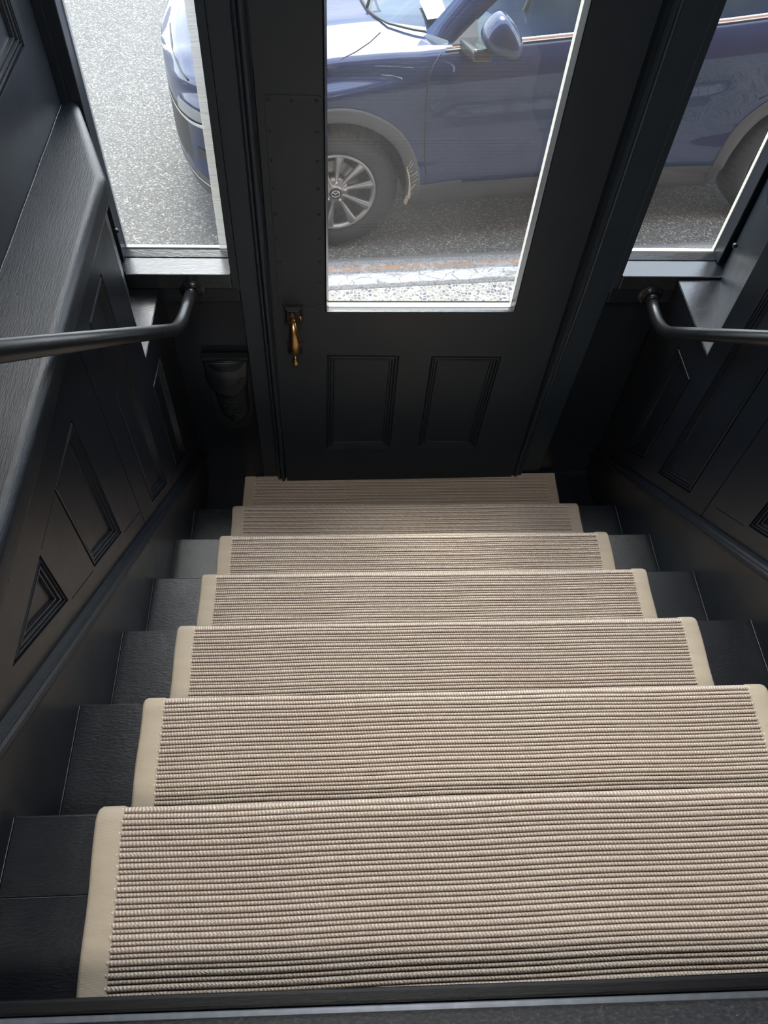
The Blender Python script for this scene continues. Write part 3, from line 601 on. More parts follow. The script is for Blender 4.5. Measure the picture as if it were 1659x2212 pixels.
# ================================================================== handrails
def arc(pts, rad, n=9):
    P = [Vector(p) for p in pts]; out = [P[0]]
    for i in range(1, len(P) - 1):
        a = (P[i - 1] - P[i]).normalized(); b = (P[i + 1] - P[i]).normalized(); r_ = rad[i - 1]
        p0 = P[i] + a * r_; p2 = P[i] + b * r_
        for k in range(n + 1):
            t = k / n; out.append(p0 * (1 - t) ** 2 + P[i] * 2 * t * (1 - t) + p2 * t * t)
    out.append(P[-1]); return out
def rail(fx, fz, bend, q, lab, scale=1.0):
    f = D((fx, -0.045, fz)); o_ = empty('handrail', f); tag(o_, lab, 'handrail', 'pipe handrails beside the stairs')
    B = Vector(bend); Q = Vector(q); dirn = (Q - B).normalized(); E_ = B + dirn * 2.1
    B2 = Vector((f.x * 0.5 + B.x * 0.5, B.y, f.z * 0.5 + B.z * 0.5))
    MB().tube(arc([f + Vector((0, 0.004, 0)), B, E_], [0.085]), 0.0167, 24).build('rail_pipe', M['pipe'], o_)
    MB().lathe([(0.0, 0.012), (0.020, 0.012), (0.0215, 0.010), (0.0215, 0.007), (0.034, 0.0055), (0.036, 0.003), (0.037, 0.0)], f, (-0.0, -1, 0), 40).build('wall_flange', M['pipe'], o_)
    MB().tube([f + Vector((0, -0.008, 0)), f + Vector((0.0, -0.034, 0))], 0.0188, 24).build('pipe_collar', M['pipe'], o_)
    k_ = E_ - dirn * 0.25; xw = -0.125 if fx < 0.7 else W + 0.125; wx = -0.124 if fx < 0.7 else W + 0.124
    MB().tube(arc([k_, k_ + Vector((0, 0, -0.06)), Vector((wx, k_.y, k_.z - 0.06))], [0.03]), 0.008, 10).build('rail_bracket', M['pipe'], o_)
    for a_ in (0.6, 2.2, 3.9, 5.4):
        s_ = dup(scr0, o_, Matrix()); s_.name = 'screw'; s_.matrix_basis = Matrix.Translation(f + Vector((0.028 * math.cos(a_), -0.0062, 0.028 * math.sin(a_)))) @ Matrix.Scale(0.8, 4)
rail(0.078, -0.217, (0.076, 1.256, -0.197), (0.045, 0.467, 0.487), 'black pipe handrail on the left, fixed under the left window')
rail(1.384, -0.232, (1.388, 1.309, -0.247), (1.390, 0.889, 0.123), 'black pipe handrail on the right, fixed under the right window')
# ================================================================== wall pocket (cast box) on the left lower boarding
mbx = empty('cast_iron_box', D((0.135, -0.03, -0.85))); tag(mbx, 'small embossed black cast iron box with rounded flap, on the wall left of the door', 'mailbox')
bxw = lambda t: 0.069 - 0.016 * t
rows = []
for i in range(13):
    t = i / 12; z = -0.512 - 0.285 * t; row = []
    hw_ = 0.064 - 0.020 * t if t < 0.85 else (0.047) * math.sqrt(max(0.02, 1 - ((t - 0.85) / 0.155) ** 2))
    dp = 0.048 - 0.018 * t if t < 0.9 else 0.02
    for k in range(15):
        a = PI * k / 14; row.append((0.133 + 0.006 * t - hw_ * math.cos(a), -0.002 - dp * math.sin(a) ** 0.7, z))
    rows.append(row)
MB(D).grid(rows).build('box_body', M['iron'], mbx, 'embossed pocket')
bp = [(0.133 - 0.073, -0.500), (0.133 + 0.073, -0.500), (0.133 + 0.068, -0.70), (0.133 + 0.060, -0.80)] + [(0.136 + 0.058 * math.cos(t), -0.815 - 0.035 * math.sin(t)) for t in (0.3, 0.8, 1.3, 1.9, 2.4, 2.85)] + [(0.133 - 0.056, -0.80), (0.133 - 0.066, -0.70)]
MB(D).prism([(a, -0.0005, b) for a, b in bp], [(a, -0.006, b) for a, b in bp]).build('back_plate', M['iron'], mbx, bevel=0.001)
fp = [(-0.066, 0.0), (0.066, 0.0), (0.066, -0.050)] + [(0.066 * math.cos(t), -0.050 - 0.075 * math.sin(t)) for t in [PI * i / 14 for i in range(1, 14)]] + [(-0.066, -0.050)]
def fl3(a, b, h): return (0.133 + a, -0.016 - 0.034 * (1 - (a / 0.075) ** 2) * min(1, -b / 0.05) - 0.012 + h * -1, -0.507 + b)
mb = MB(D); N_ = 18
def flaprow(b):
    hw_ = 0.066 if b > -0.05 else 0.066 * math.sqrt(max(0.0004, 1 - ((-b - 0.05) / 0.0755) ** 2)); return [fl3(-hw_ + 2 * hw_ * k / N_, b, 0) for k in range(N_ + 1)]
mb.grid([flaprow(-0.125 * i / 16) for i in range(17)]); o_ = mb.build('box_flap', M['iron'], mbx, 'rounded hinged flap with raised lettering')
sol = o_.modifiers.new('thick', 'SOLIDIFY'); sol.thickness = 0.002; sol.offset = 0
MB(D).box(0.133 - 0.072, 0.133 + 0.072, -0.030, -0.004, -0.506, -0.494).build('box_lid', M['iron'], mbx, bevel=0.002)
MB(D).tube([(0.133 - 0.070, -0.030, -0.508), (0.133 + 0.070, -0.030, -0.508)], 0.0035, 10).build('flap_hinge', M['iron'], mbx)
# raised lettering on an arc across the flap
fnt = None
word = 'SANCTUARY'
dg = bpy.context.evaluated_depsgraph_get
for i, ch in enumerate(word):
    cu_ = bpy.data.curves.new('letter', 'FONT'); cu_.body = ch; cu_.size = 0.021; cu_.extrude = 0.0012; cu_.align_x = 'CENTER'
    to = bpy.data.objects.new('letter_tmp', cu_); COL.objects.link(to); bpy.context.view_layer.update()
    me = bpy.data.meshes.new_from_object(to.evaluated_get(dg())); bpy.data.objects.remove(to)
    t = (i - 4) / 4.0; a = t * 0.053; b = -0.094 + 0.034 * t * t
    for v_ in me.vertices:
        lx, ly, lz = v_.co; ca, sa = math.cos(t * 0.75), math.sin(t * 0.75)
        aa = a + (lx * ca - ly * sa); b_ = b + (lx * sa + ly * ca)
        v_.co = D(fl3(aa, b_, 0.0015 + lz))
    me.materials.append(M['iron']); lo_ = bpy.data.objects.new('raised_letter', me); COL.objects.link(lo_); lo_.parent = mbx; lo_.matrix_parent_inverse = mbx.matrix_world.inverted()
# embossed leaf scrolls on the pocket
for k, (a, b, r_, t0) in enumerate(((-0.018, -0.690, 0.016, 0), (0.018, -0.690, 0.016, 2), (-0.012, -0.735, 0.014, 1), (0.014, -0.735, 0.014, 3), (0.0, -0.775, 0.012, 4))):
    pts = [(0.137 + a + r_ * (1 - j / 22) * math.cos(t0 + j * 0.45), -0.002 - (0.048 - 0.018 * ((-0.512 - (b)) / 0.285)) * 0.97 - 0.001, b + r_ * (1 - j / 22) * math.sin(t0 + j * 0.45)) for j in range(18)]
    MB(D).tube(pts, 0.0016, 6).build('scroll_ornament', M['iron'], mbx)
# ================================================================== ceiling, back of room
tag(MB().box(-0.9, 2.35, -2.4, YB - 0.03, CEIL, CEIL + 0.1).build('ceiling', M['ceil']), 'off-white ceiling over the stairwell', 'ceiling', kind='structure')
tag(MB().box(-0.9, 2.35, -2.5, -2.4, 0.1, CEIL).build('wall_back', M['ceil']), 'off-white rear wall of the upper room', 'wall', kind='structure')
lamp = empty('fill_lamp', (0.72, -0.95, CEIL)); tag(lamp, 'unseen flat fill lamp added under the ceiling to brighten the stairs', 'lamp')  # unseen fixture, added to carry the fill light
MB().box(0.72 - 0.47, 0.72 + 0.47, -0.95 - 0.27, -0.95 + 0.27, CEIL - 0.03, CEIL).build('lamp_body', M['ceil'], lamp)
MB().box(0.72 - 0.45, 0.72 + 0.45, -0.95 - 0.25, -0.95 + 0.25, CEIL - 0.045, CEIL - 0.03).build('diffuser', M['lampglow'], lamp)
# ================================================================== street
GZ = -1.700; KZ = -1.55; KY = 0.090
def K(p):   # kerb frame : origin on the road edge at x=.43, y=3.306
    c, s_ = math.cos(KY), math.sin(KY); return Vector((0.43 + c * p[0] - s_ * p[1], 3.306 + s_ * p[0] + c * p[1], p[2]))
tag(MB(K).box(-14, 14, -0.02, 14, GZ - 0.2, GZ).build('road', M['asphalt']), 'grey asphalt road outside the windows', 'road', kind='structure')
kb = MB().box(-14, 14, -0.26, 0.0, GZ - 0.15, KZ).build('kerb', M['kerb'], bevel=0.01)
kb.matrix_world = Matrix.Translation((0.43, 3.306, 0)) @ Matrix.Rotation(KY, 4, 'Z'); tag(kb, 'concrete kerb with cracked white paint and a rust streak', 'kerb', kind='structure')
tag(MB(K).box(-14, 14, -2.6, -0.26, GZ - 0.15, KZ - 0.003).build('pavement', M['paving']), 'pale exposed aggregate pavement outside the door', 'pavement', kind='structure')
st_ = MB(D).box(-0.3, 1.75, 0.055, 0.30, Z0 - 0.5, Z0 - 0.02).build('door_step', M['kerb']); tag(st_, 'concrete doorstep outside the street door', 'doorstep', kind='structure')
# street front of this building, both sides of the shopfront
fr_ = empty('wall_outside', (0.7, YB + 0.12, KZ)); tag(fr_, 'brick and brown plank street front around the shop entrance', 'wall', kind='structure')
MB(D).box(-7, -0.36, 0.06, 0.30, KZ - 0.1, 6).box(1.86, 9, 0.06, 0.30, KZ - 0.1, 6).box(-0.36, 1.86, 0.06, 0.30, TOP - 0.05, 6).build('brick_front', M['brick'], fr_)
MB(D).box(-0.36, 0.20, 0.068, 0.12, KZ - 0.1, -0.24).box(1.27, 1.86, 0.068, 0.12, KZ - 0.1, -0.24).build('stall_riser', M['wall'], fr_)
for r_ in range(19):                                        # brown planks on the storey over the shopfront
    x_ = -2.2 - random.random()
    while x_ < 5.0:
        L_ = random.uniform(0.9, 2.2); m_ = random.choice(WOODS); z_ = 2.9 + r_ * 0.16
        MB(D).box(x_, x_ + L_ - 0.010, 0.298, 0.318 + random.uniform(0.0, 0.016), z_, z_ + 0.150).build('plank', m_, fr_); x_ += L_
# ================================================================== the parked car
CA = 0.1368; CX0, CY0 = 0.489, 3.593
cca, csa = math.cos(CA), math.sin(CA)
def V_(p): return Vector((CX0 + cca * p[0] - csa * p[1], CY0 + csa * p[0] + cca * p[1], GZ + p[2]))
car = empty('car', V_((1.35, 0.9, 0))); tag(car, 'parked dark blue SUV with grey cladding, seen through the door and side windows', 'car')
YC = 0.885
def lerp(a, b, t): return a + (b - a) * t
def tab(x, T):
    if x <= T[0][0]: return T[0][1]
    for (a, va), (b, vb) in zip(T, T[1:]):
        if x <= b: return va + (vb - va) * (x - a) / (b - a)
    return T[-1][1]
def halfw(x):
    if x < -0.12:
        t = min(1.0, (-0.12 - x) / 0.73); return 0.915 * (1 - t ** 3.6) ** 0.42
    if x > 3.2:
        t = min(1.0, (x - 3.2) / 0.47); return 0.915 * (1 - t ** 3.5) ** 0.4
    return 0.915
ZSH = [(-0.85, 0.78), (-0.76, 0.86), (-0.6, 0.925), (-0.3, 0.985), (0, 1.03), (0.3, 1.065), (0.6, 1.085), (0.9, 1.105), (1.3, 1.128), (2.0, 1.16), (2.3, 1.185), (3.3, 1.22), (3.67, 1.10)]
ZC = [(-0.85, 0.82), (-0.76, 0.91), (-0.6, 0.985), (-0.3, 1.06), (0, 1.11), (0.25, 1.135), (0.8, 1.14), (2.0, 1.16), (3.3, 1.23), (3.67, 1.12)]
ZB = [(-0.85, 0.38), (-0.74, 0.27), (-0.5, 0.22), (3.2, 0.22), (3.5, 0.30), (3.67, 0.45)]
SIDE = [(0.0, 0.10), (0.09, 0.045), (0.19, 0.022), (0.24, 0.020), (0.30, 0.026), (0.38, 0.038), (0.46, 0.044), (0.55, 0.040), (0.63, 0.030), (0.71, 0.016), (0.78, 0.004), (0.84, 0.0), (0.89, 0.004), (0.93, 0.016), (0.965, 0.034), (1.0, 0.062)]
SIDE2 = SIDE[:10] + [(0.76, 0.004), (0.82, 0.0), (0.865, 0.010), (0.885, 0.045), (0.905, 0.078), (0.93, 0.086), (0.97, 0.094), (1.0, 0.112)]
def arch_bulge(x, z):
    b = 0.0
    for xc in (0.0, 2.70):
        r_ = math.hypot(x - xc, z - 0.36)
        if r_ < 0.75: b += 0.030 * max(0, 1 - max(0, r_ - 0.42) / 0.33) ** 1.5
    return b
def side_pt(x, s_):   # s_ in 0..1 up the side
    zb, zs = tab(x, ZB), tab(x, ZSH); z = zb + (zs - zb) * s_
    wg = min(1.0, max(0.0, (0.42 - x) / 0.40)); ins = tab(s_, SIDE) * (1 - wg) + tab(s_, SIDE2) * wg; ins = max(0.0, ins - arch_bulge(x, z) * (1 if 0.15 < s_ < 0.9 else 0.3)); w_ = halfw(x)
    return Vector((x, YC - w_ * (1 - ins / 0.915), z))
def side_y(x, z):
    zb, zs = tab(x, ZB), tab(x, ZSH); return side_pt(x, min(1, max(0, (z - zb) / (zs - zb)))).y
xs = [-0.8485, -0.846, -0.840, -0.828, -0.81, -0.785, -0.75, -0.70, -0.64, -0.57] + [-0.5 + 0.045 * i for i in range(86)] + [3.40, 3.47, 3.54, 3.60, 3.64, 3.66]
xs = [x for i, x in enumerate(xs) if i == 0 or x > xs[i - 1] + 0.001]
NS = 46; NH = 14
rows = []
for x in xs:
    L = [side_pt(x, j / NS) for j in range(NS + 1)]
    e = L[-1]; zc = tab(x, ZC); H = []
    for j in range(1, NH + 1):
        t = j / NH; yy = lerp(e.y, YC, t); crown = (1 - (1 - t) ** 2.2)
        z = e.z + (zc - e.z) * crown
        if x < 0.9: z += 0.012 * math.exp(-((t - 0.32) / 0.12) ** 2)
        H.append(Vector((x, yy, z)))
    half = L + H
    rows.append(half + [Vector((p.x, 2 * YC - p.y, p.z)) for p in half[-2::-1]])
def skip(i, j):
    n_ = len(rows[0]) - 1; jj = j if j < n_ / 2 else n_ - 1 - j
    if jj >= NS: return False
    p = (rows[i][j] + rows[i + 1][j + 1]) / 2
    return min(math.hypot(p.x, p.z - 0.39), math.hypot(p.x - 2.70, p.z - 0.39)) < 0.425
def bmi(i, j):
    n_ = len(rows[0]) - 1; jj = j if j < n_ / 2 else n_ - 1 - j
    p = (rows[i][j] + rows[i + 1][j + 1]) / 2
    if jj < NS and p.x < -0.74 and 0.44 < p.z < 0.72 and abs(p.y - YC) < 0.62: return 2
    if p.z < 0.40 or (p.x < -0.3 and p.z < 0.36): return 1
    return 0
bd = MB(V_); bd.grid(rows, bmi, True, skip)
bd.face([bd.v(p) for p in rows[0]], 2); bd.face([bd.v(p) for p in rows[-1]], 0)
bd.build('car_body', [M['blue'], M['clad'], M['dark']], car, 'dark blue body shell', weld=True)
# underside and wheel wells (dark)
MB(V_).box(-0.55, 3.3, 0.30, 2 * YC - 0.30, 0.24, 0.62).build('underbody', M['dark'], car)
for xc in (0.0, 2.70):
    for yo, sg in ((0.0, 1), (2 * YC, -1)):
        pr = [(xc + 0.44 * math.cos(a), 0, 0.39 + 0.44 * math.sin(a)) for a in [PI * (-0.10 + 1.20 * k / 26) for k in range(27)]]
        m_ = MB(V_); rws = [[(p[0], yo + sg * 0.03, p[2]) for p in pr], [(p[0], yo + sg * 0.33, p[2]) for p in pr]]
        m_.grid(rws); m_.face([m_.v(p) for p in rws[1]]); m_.build('wheel_well', M['dark'], car)
# arch flares on the near side (and far side)
def flare(xc, far=False):
    rws = []
    for k in range(45):
        a = PI * (-0.075 + 1.15 * k / 44); row = []
        for r_, o_f in ((0.395, 0.030), (0.397, -0.006), (0.402, -0.013), (0.43, -0.014), (0.46, -0.013), (0.468, -0.008), (0.470, 0.006)):
            x, z = xc + r_ * math.cos(a), 0.392 + r_ * math.sin(a)
            y = side_y(x, max(z, 0.24)) + o_f - 0.002
            if r_ < 0.42: y = min(y, side_y(xc + 0.43 * math.cos(a), max(0.24, 0.392 + 0.43 * math.sin(a))) + o_f)
            row.append((x, 2 * YC - y if far else y, z))
        rws.append(row)
    MB(V_).grid(rws).build('wheel_arch_trim', M['clad'], car, 'grey plastic wheel arch trim')
for xc in (0.0, 2.70): flare(xc); flare(xc, True)
# sill cladding proud strip along the doors
rws = []
for k in range(24):
    x = 0.43 + (2.70 - 0.43 - 0.43) * k / 23
    rws.append([(x, 0.09, 0.235), (x, 0.03, 0.25), (x, 0.004, 0.30), (x, -0.004, 0.375), (x, -0.002, 0.393), (x, 0.012, 0.402), (x, 0.03, 0.402)])
MB(V_).grid(rws).build('sill_cladding', M['clad'], car, 'grey plastic lower cladding')
def seam(pts, r_=0.0036, mat='dark', nm='panel_gap', yoff=-0.0008, lab=None):
    P = [Vector((x, side_y(x, z) + yoff, z)) for x, z in pts]
    Q = []
    for a, b in zip(P, P[1:]):
        for k in range(4):
            t = k / 4; x, z = lerp(a.x, b.x, t), lerp(a.z, b.z, t); Q.append(Vector((x, side_y(x, z) + yoff, z)))
    Q.append(P[-1]); return MB(V_).tube(Q, r_, 6).build(nm, M[mat], car, lab)
seam([(0.507, 0.405), (0.490, 0.55), (0.472, 0.75), (0.464, 0.90), (0.468, 0.99), (0.490, 1.035), (0.53, 1.075)])
seam([(1.56, 0.405), (1.56, 0.6), (1.555, 0.8), (1.56, 1.0), (1.56, 1.12)])
seam([(2.62, 1.095), (2.60, 0.98), (2.50, 0.86), (2.36, 0.78)])
# hood shut line
def hood_pt(x, t):
    e = side_pt(x, 1.0); zc = tab(x, ZC); yy = lerp(e.y, YC, t); crown = (1 - (1 - t) ** 2.2); z = e.z + (zc - e.z) * crown
    if x < 0.9: z += 0.012 * math.exp(-((t - 0.32) / 0.12) ** 2)
    return Vector((x, yy, z + 0.0005))
MB(V_).tube([hood_pt(x, t) for x, t in ((0.26, 0.20), (0.20, 0.13), (0.12, 0.06), (0.05, 0.015))] + [Vector((x, side_y(x, z) - 0.0005, z)) for x, z in ((-0.04, tab(-0.04, ZSH) - 0.02), (-0.30, tab(-0.3, ZSH) - 0.035), (-0.50, tab(-0.50, ZSH) - 0.035), (-0.62, tab(-0.62, ZSH) - 0.03), (-0.74, tab(-0.74, ZSH) - 0.02))], 0.0028, 6).build('bonnet_gap', M['dark'], car)
MB(V_).tube([hood_pt(x, t) for x, t in ((-0.715, 0.0), (-0.745, 0.08), (-0.768, 0.22), (-0.784, 0.45), (-0.788, 0.75), (-0.788, 1.0))], 0.0045, 6).build('bonnet_front_gap', M['dark'], car)
# ------------------------------------------------------------------ greenhouse
WSX = [(0, 0.18), (0.4, 0.20), (0.62, 0.222), (0.72, 0.25), (0.81, 0.30), (0.87, 0.375), (0.905, 0.425), (0.93, 0.475)]
def wsb(t): return Vector((tab(abs(t), WSX), YC + 0.775 * t, 1.126 - 0.020 * abs(t) ** 2))
def wst(t): return Vector((0.98 + 0.17 * t * t, YC + 0.575 * t, 1.605 - 0.05 * t * t))
TS = [-0.93, -0.92, -0.905, -0.89, -0.87, -0.84, -0.81, -0.76, -0.70, -0.62, -0.5, -0.35, -0.2, 0, 0.2, 0.35, 0.5, 0.62, 0.70, 0.76, 0.81, 0.84, 0.87, 0.89, 0.905, 0.92, 0.93]
rws = [[wsb(t).lerp(wst(t), u) + Vector((0, 0, 0.045 * math.sin(PI * u))) for t in TS] for u in [j / 10 for j in range(11)]]
MB(V_).grid(rws).build('windscreen', M['screenglass'], car)
def belt(x): return Vector((x, side_pt(x, 1.0).y + 0.004, tab(x, ZSH) + 0.012))
def topl(x):
    tt = [(0.57, 1.10), (0.79, 1.262), (1.0, 1.405), (1.2, 1.50), (1.6, 1.555), (2.4, 1.54), (3.3, 1.38)]
    z = tab(x, tt); f_ = (z - 1.10) / 0.45; return Vector((x, 0.03 + 0.06 + 0.20 * f_, z))
MB(V_).tube([wsb(t) + Vector((0.004, 0, 0.006)) for t in TS], 0.0055, 8).build('windscreen_seal', M['dark'], car)
# A pillar, roof rail
for far in (False, True):
    mir = (lambda p: Vector((p.x, 2 * YC - p.y, p.z))) if far else (lambda p: p)
    rws = []
    for k in range(16):
        u = k / 15; a = wsb(-0.93 if True else 0).lerp(wst(-0.93), u) + Vector((0, 0, 0.045 * math.sin(PI * u)))
        x = lerp(0.575, 1.25, u); b = topl(x); c_ = b + Vector((0.02, 0.0, -0.03)); mid = a.lerp(b, 0.5) + Vector((-0.02, -0.012, 0.012))
        rws.append([mir(a), mir(mid), mir(b), mir(c_)])
    MB(V_).grid(rws).build('front_pillar', M['blue'], car)
    sgx = [0.60 + (3.25 - 0.60) * k / 30 for k in range(31)]
    MB(V_).grid([[mir(belt(x)), mir(belt(x).lerp(topl(x) + Vector((0, 0, -0.02)), 0.5) + Vector((0, -0.015, 0))), mir(topl(x) + Vector((0, 0, -0.02)))] for x in sgx]).build('side_glass', M['carglass'], car)
    for x0, x1 in ((1.52, 1.62), (3.05, 3.30)):
        MB(V_).grid([[mir(belt(x) + Vector((0, -0.004, 0))), mir(belt(x).lerp(topl(x), 0.5) + Vector((0, -0.02, 0))), mir(topl(x))] for x in (x0, x1)]).build('door_pillar', M['dark'], car)
    ch = MB(V_); rw = []
    for k in range(40):
        x = 0.555 + 2.75 * k / 39; p = belt(x); rw.append([mir(p + Vector((0, -0.002, 0.010))), mir(p + Vector((0, -0.010, 0.006))), mir(p + Vector((0, -0.012, -0.004))), mir(p + Vector((0, -0.006, -0.014)))])
    ch.grid(rw).build('chrome_strip', M['chrome'], car, 'bright chrome window strip')
    # triangular quarter cover ahead of the front door glass
    q = [belt(0.58) + Vector((0, -0.006, 0.012)), belt(0.72) + Vector((0, -0.008, 0.012)), (belt(0.72) + Vector((0, -0.012, 0.012))).lerp(topl(0.72) + Vector((0, -0.01, -0.02)), 0.9)]
    m_ = MB(V_); m_.face([m_.v(mir(p)) for p in q]); o_ = m_.build('quarter_cover', M['clad'], car); so_ = o_.modifiers.new('t', 'SOLIDIFY'); so_.thickness = 0.004
rt = []
for k in range(16):
    u = k / 15; x = lerp(1.16, 3.25, u); e = topl(x); row = []
    for j in range(13):
        t = j / 12; y = lerp(e.y, 2 * YC - e.y, t); row.append(Vector((x - 0.12 * (1 - (2 * t - 1) ** 2) * (1 - u), y, e.z + 0.085 * (1 - (2 * t - 1) ** 4))))
    rt.append(row)
MB(V_).grid(rt).build('car_roof', M['blue'], car)
MB(V_).grid([[rt[-1][j] for j in range(13)], [Vector((3.52, 0.16 + (2 * YC - 0.32) * j / 12, 1.10)) for j in range(13)]]).build('rear_screen', M['carglass'], car)
# interior
MB(V_).grid([[Vector((wsb(t).x + 0.02 + 0.40 * u, wsb(t).y * 0.985 + 0.013, wsb(t).z - 0.035 - 0.02 * u + 0.015 * math.sin(6 * u))) for t in [-0.9 + 1.8 * k / 16 for k in range(17)]] for u in (0, 0.25, 0.5, 0.75, 1.0)]).build('dashboard', M['dash'], car)
MB(V_).prism([(0.50, 0.23, 1.140), (0.61, 0.25, 1.140), (0.62, 0.47, 1.142), (0.50, 0.43, 1.142)], [(0.50, 0.23, 1.142), (0.61, 0.25, 1.142), (0.62, 0.47, 1.144), (0.50, 0.43, 1.144)]).build('paper_sheet', M['paper'], car, 'white paper sheet lying on the dashboard')
MB(V_).tube([(1.02 + 0.08 * math.cos(a) , 0.50 + 0.185 * math.sin(a), 1.10 + 0.17 * math.cos(a)) for a in [2 * PI * k / 24 for k in range(25)]], 0.014, 8).build('steering_wheel', M['dark'], car)
for sx_, sy_ in ((1.32, 0.50), (1.32, 1.26), (2.20, 0.52), (2.20, 1.24)):
    m_ = MB(V_)
    m_.prism([(sx_ - 0.06, sy_ - 0.24, 0.6), (sx_ + 0.06, sy_ - 0.24, 0.6), (sx_ + 0.06, sy_ + 0.24, 0.6), (sx_ - 0.06, sy_ + 0.24, 0.6)], [(sx_ + 0.10, sy_ - 0.19, 1.20), (sx_ + 0.20, sy_ - 0.19, 1.20), (sx_ + 0.20, sy_ + 0.19, 1.20), (sx_ + 0.10, sy_ + 0.19, 1.20)])
    m_.prism([(sx_ + 0.12, sy_ - 0.12, 1.22), (sx_ + 0.21, sy_ - 0.12, 1.22), (sx_ + 0.21, sy_ + 0.12, 1.22), (sx_ + 0.12, sy_ + 0.12, 1.22)], [(sx_ + 0.15, sy_ - 0.10, 1.40), (sx_ + 0.22, sy_ - 0.10, 1.40), (sx_ + 0.22, sy_ + 0.10, 1.40), (sx_ + 0.15, sy_ + 0.10, 1.40)])
    m_.build('car_seat', M['seat'], car, bevel=0.03)
for k_, wx_ in enumerate((0.56,)):
    MB(V_).tube([wsb(-0.62) + Vector((0.0, 0, 0.012)), wsb(-0.35).lerp(wst(-0.35), 0.16) + Vector((0, 0, 0.045)), wsb(0.0).lerp(wst(0.0), 0.14) + Vector((0, 0, 0.04))], 0.008, 6).build('wiper', M['dark'], car)
# door mirror
mo_ = [(0.676, 1.200), (0.676, 1.235), (0.692, 1.268), (0.722, 1.300), (0.757, 1.318), (0.785, 1.308), (0.815, 1.284), (0.845, 1.250), (0.868, 1.215), (0.883, 1.180), (0.888, 1.145), (0.880, 1.122), (0.855, 1.113), (0.815, 1.118), (0.770, 1.130), (0.730, 1.150), (0.697, 1.172)]
mc = Vector((0.785, 1.20)); rws = []
for sc_, y in ((0.02, -0.222), (0.30, -0.220), (0.62, -0.212), (0.84, -0.196), (0.96, -0.172), (1.0, -0.14), (0.985, -0.10), (0.95, -0.075), (0.02, -0.070)):
    row = [Vector((mc.x + (a - mc.x) * sc_, y, mc.y + (b - mc.y) * sc_)) for a, b in mo_]; row.append(row[0]); rws.append(row)
mr = MB(V_)
mr.grid(rws, lambda i, j: 1 if (rws[i][j].z + rws[i + 1][j].z) / 2 < 1.172 - 0.16 * ((rws[i][j].x + rws[i][j + 1].x) / 2 - 0.676) and i >= 2 else 0)
mo = mr.build('door_mirror', [M['blue'], M['foot']], car, 'folded blue door mirror with grey underside', weld=True)
sb_ = mo.modifiers.new('round', 'SUBSURF'); sb_.levels = 1; sb_.render_levels = 2
MB(V_).prism([(0.62, 0.05, 1.075), (0.76, 0.05, 1.075), (0.745, -0.135, 1.090), (0.65, -0.135, 1.095)], [(0.62, 0.06, 1.135), (0.76, 0.06, 1.135), (0.745, -0.125, 1.150), (0.65, -0.125, 1.155)]).build('mirror_foot', M['foot'], mo, bevel=0.018, seg=3)
# headlamp, chrome wing, lower lamp recess
def fp_(x, z, off=-0.004): return Vector((x, side_y(x, z) + off, z))
rw = []
for k in range(14):
    x = -0.79 + 0.28 * k / 13; zt = 0.775 + 0.035 * (k / 13); zb_ = 0.700 + 0.07 * (k / 13); rw.append([fp_(x, zb_), fp_(x, (zb_ + zt) / 2, -0.008), fp_(x, zt)])
MB(V_).grid(rw).build('headlamp', M['lens'], car)
rw = []
for k in range(18):
    x = -0.835 + 0.17 * k / 17; z = 0.672 + 0.035 * (k / 17) ** 1.5; rw.append([fp_(x, z - 0.012, -0.004), fp_(x, z, -0.016), fp_(x, z + 0.010, -0.006)])
MB(V_).grid(rw).build('chrome_wing', M['chrome'], car, 'bright chrome grille wing under the headlamp')
rw = []
for k in range(10):
    x = -0.72 + 0.20 * k / 9; rw.append([fp_(x, 0.50 - 0.01 * k / 9), fp_(x, 0.555 + 0.01 * k / 9, -0.004)])
MB(V_).grid(rw).build('bumper_vent', M['dark'], car)
rw = []
for k in range(14):
    x = -0.80 + 0.38 * k / 13; rw.append([fp_(x, 0.352, -0.003), fp_(x, 0.358, -0.007), fp_(x, 0.364, -0.003)])
MB(V_).grid(rw).build('bumper_strip', M['chrome'], car, 'thin bright strip low on the bumper')
# mud scrape on the rear edge of the front arch trim
m_ = MB(V_)
for k in range(16):
    a = PI * (0.10 - 0.175 * k / 15); r_ = 0.405; x, z = r_ * math.cos(a), 0.392 + r_ * math.sin(a); wv_ = 0.004 + 0.010 * (k / 15)
    y = side_y(max(0.3, x + 0.03), max(z, 0.24)) - 0.020
    m_.tube([(x, y, z + 0.01), (x + wv_ * 0.4, y, z - 0.016)], wv_ * 0.6, 5)
    if k < 14: m_.tube([(x, y, z), (x + random.uniform(0.02, 0.05), y, z + random.uniform(0.015, 0.05))], 0.0013, 4)
m_.build('mud_scrape', M['straw'], car, 'dried beige scrape on the arch edge')
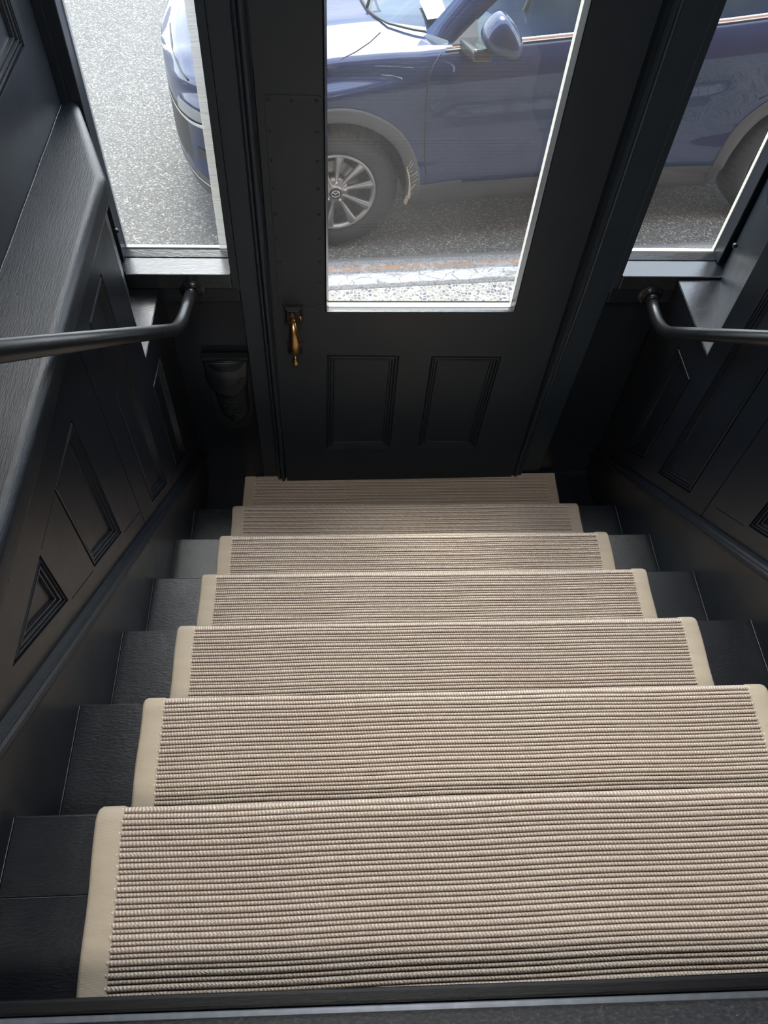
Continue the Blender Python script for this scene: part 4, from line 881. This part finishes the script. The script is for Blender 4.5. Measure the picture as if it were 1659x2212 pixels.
# ------------------------------------------------------------------ wheels
def wheel(xc, yf, sg):
    o0 = Vector((xc, yf, 0.36))
    F = lambda p: V_((xc + p[0], yf + sg * p[1], 0.36 + p[2]))
    tp = [(0.232, 0.018), (0.245, 0.006), (0.27, 0.000), (0.30, 0.000), (0.325, 0.008), (0.343, 0.020), (0.352, 0.032), (0.358, 0.05), (0.36, 0.11), (0.358, 0.17), (0.35, 0.195), (0.30, 0.215), (0.23, 0.20)]
    m_ = MB(F); seg = 168; rings = []
    for (r_, h) in tp:
        ring = []
        for k in range(seg):
            a = 2 * PI * k / seg; rr = r_
            if 0.34 < r_ and (k % 4) == 0: rr = r_ - 0.008
            ring.append(m_.v((rr * math.cos(a), h, rr * math.sin(a))))
        rings.append(ring)
    for i in range(len(rings) - 1):
        for k in range(seg): m_.face([rings[i][k], rings[i][(k + 1) % seg], rings[i + 1][(k + 1) % seg], rings[i + 1][k]], 0, i < 4)
    ty = m_.build('wheel', M['tyre'], car, 'black tyre on a silver-grey alloy wheel')
    MB(F).lathe([(0.195, 0.10), (0.203, 0.03), (0.208, 0.016), (0.218, 0.006), (0.226, 0.006), (0.230, 0.012), (0.232, 0.022)], (0, 0, 0), (0, 1, 0), 64).build('rim', M['rim'], ty)
    MB(F).lathe([(0.198, 0.03), (0.190, 0.16), (0.06, 0.17), (0.0, 0.17)], (0, 0, 0), (0, 1, 0), 40).build('rim_barrel', M['dark'], ty)
    MB(F).lathe([(0.06, 0.085), (0.145, 0.085), (0.150, 0.09), (0.150, 0.105)], (0, 0, 0), (0, 1, 0), 40).build('brake_disc', M['disc'], ty)
    sp_ = None
    for k in range(10):
        a = 2 * PI * k / 10 + math.radians(10 if k % 2 == 0 else 8)
        ca, sa = math.cos(a), math.sin(a)
        def P(r_, t, h): return (r_ * ca - t * sa, h, r_ * sa + t * ca)
        m_ = MB(F); rws = []
        for r_, w_, h in ((0.040, 0.008, 0.020), (0.075, 0.0085, 0.026), (0.12, 0.0125, 0.022), (0.165, 0.017, 0.016), (0.195, 0.021, 0.012), (0.214, 0.025, 0.010)):
            rws.append([P(r_, -w_ - 0.003, h + 0.022), P(r_, -w_, h + 0.004), P(r_, -w_ * 0.45, h), P(r_, w_ * 0.45, h), P(r_, w_, h + 0.004), P(r_, w_ + 0.003, h + 0.022)])
        m_.grid(rws).build('spoke', M['rim'], ty)
    MB(F).lathe([(0.082, 0.060), (0.076, 0.036), (0.060, 0.030), (0.045, 0.024), (0.036, 0.016), (0.034, 0.012)], (0, 0, 0), (0, 1, 0), 48).build('hub', M['rim'], ty)
    MB(F).lathe([(0.0, 0.008), (0.026, 0.008), (0.031, 0.010), (0.034, 0.014)], (0, 0, 0), (0, 1, 0), 32).build('centre_cap', M['dark'], ty)
    m_ = MB(F)
    m_.tube([(0.0225 * math.cos(a), 0.0065, 0.019 * math.sin(a)) for a in [2 * PI * k / 28 for k in range(29)]], 0.0022, 6)
    m_.tube([(-0.019, 0.0062, 0.010), (-0.010, 0.0062, 0.0065), (-0.003, 0.0062, 0.001), (0, 0.0062, -0.004), (0.003, 0.0062, 0.001), (0.010, 0.0062, 0.0065), (0.019, 0.0062, 0.010)], 0.0022, 6)
    m_.build('cap_emblem', M['chrome'], ty, 'round winged emblem on the cap')
    for k in range(5):
        a = 2 * PI * k / 5 + math.radians(-8 + 18)
        MB(F).lathe([(0.0, 0.018), (0.006, 0.018), (0.0085, 0.022), (0.0095, 0.045)], (0.057 * math.cos(a), 0, 0.057 * math.sin(a)), (0, 1, 0), 10).build('wheel_nut', M['chrome'], ty)
for xc in (0.0, 2.75):
    wheel(xc, 0.0, 1); wheel(xc, 2 * YC, -1)
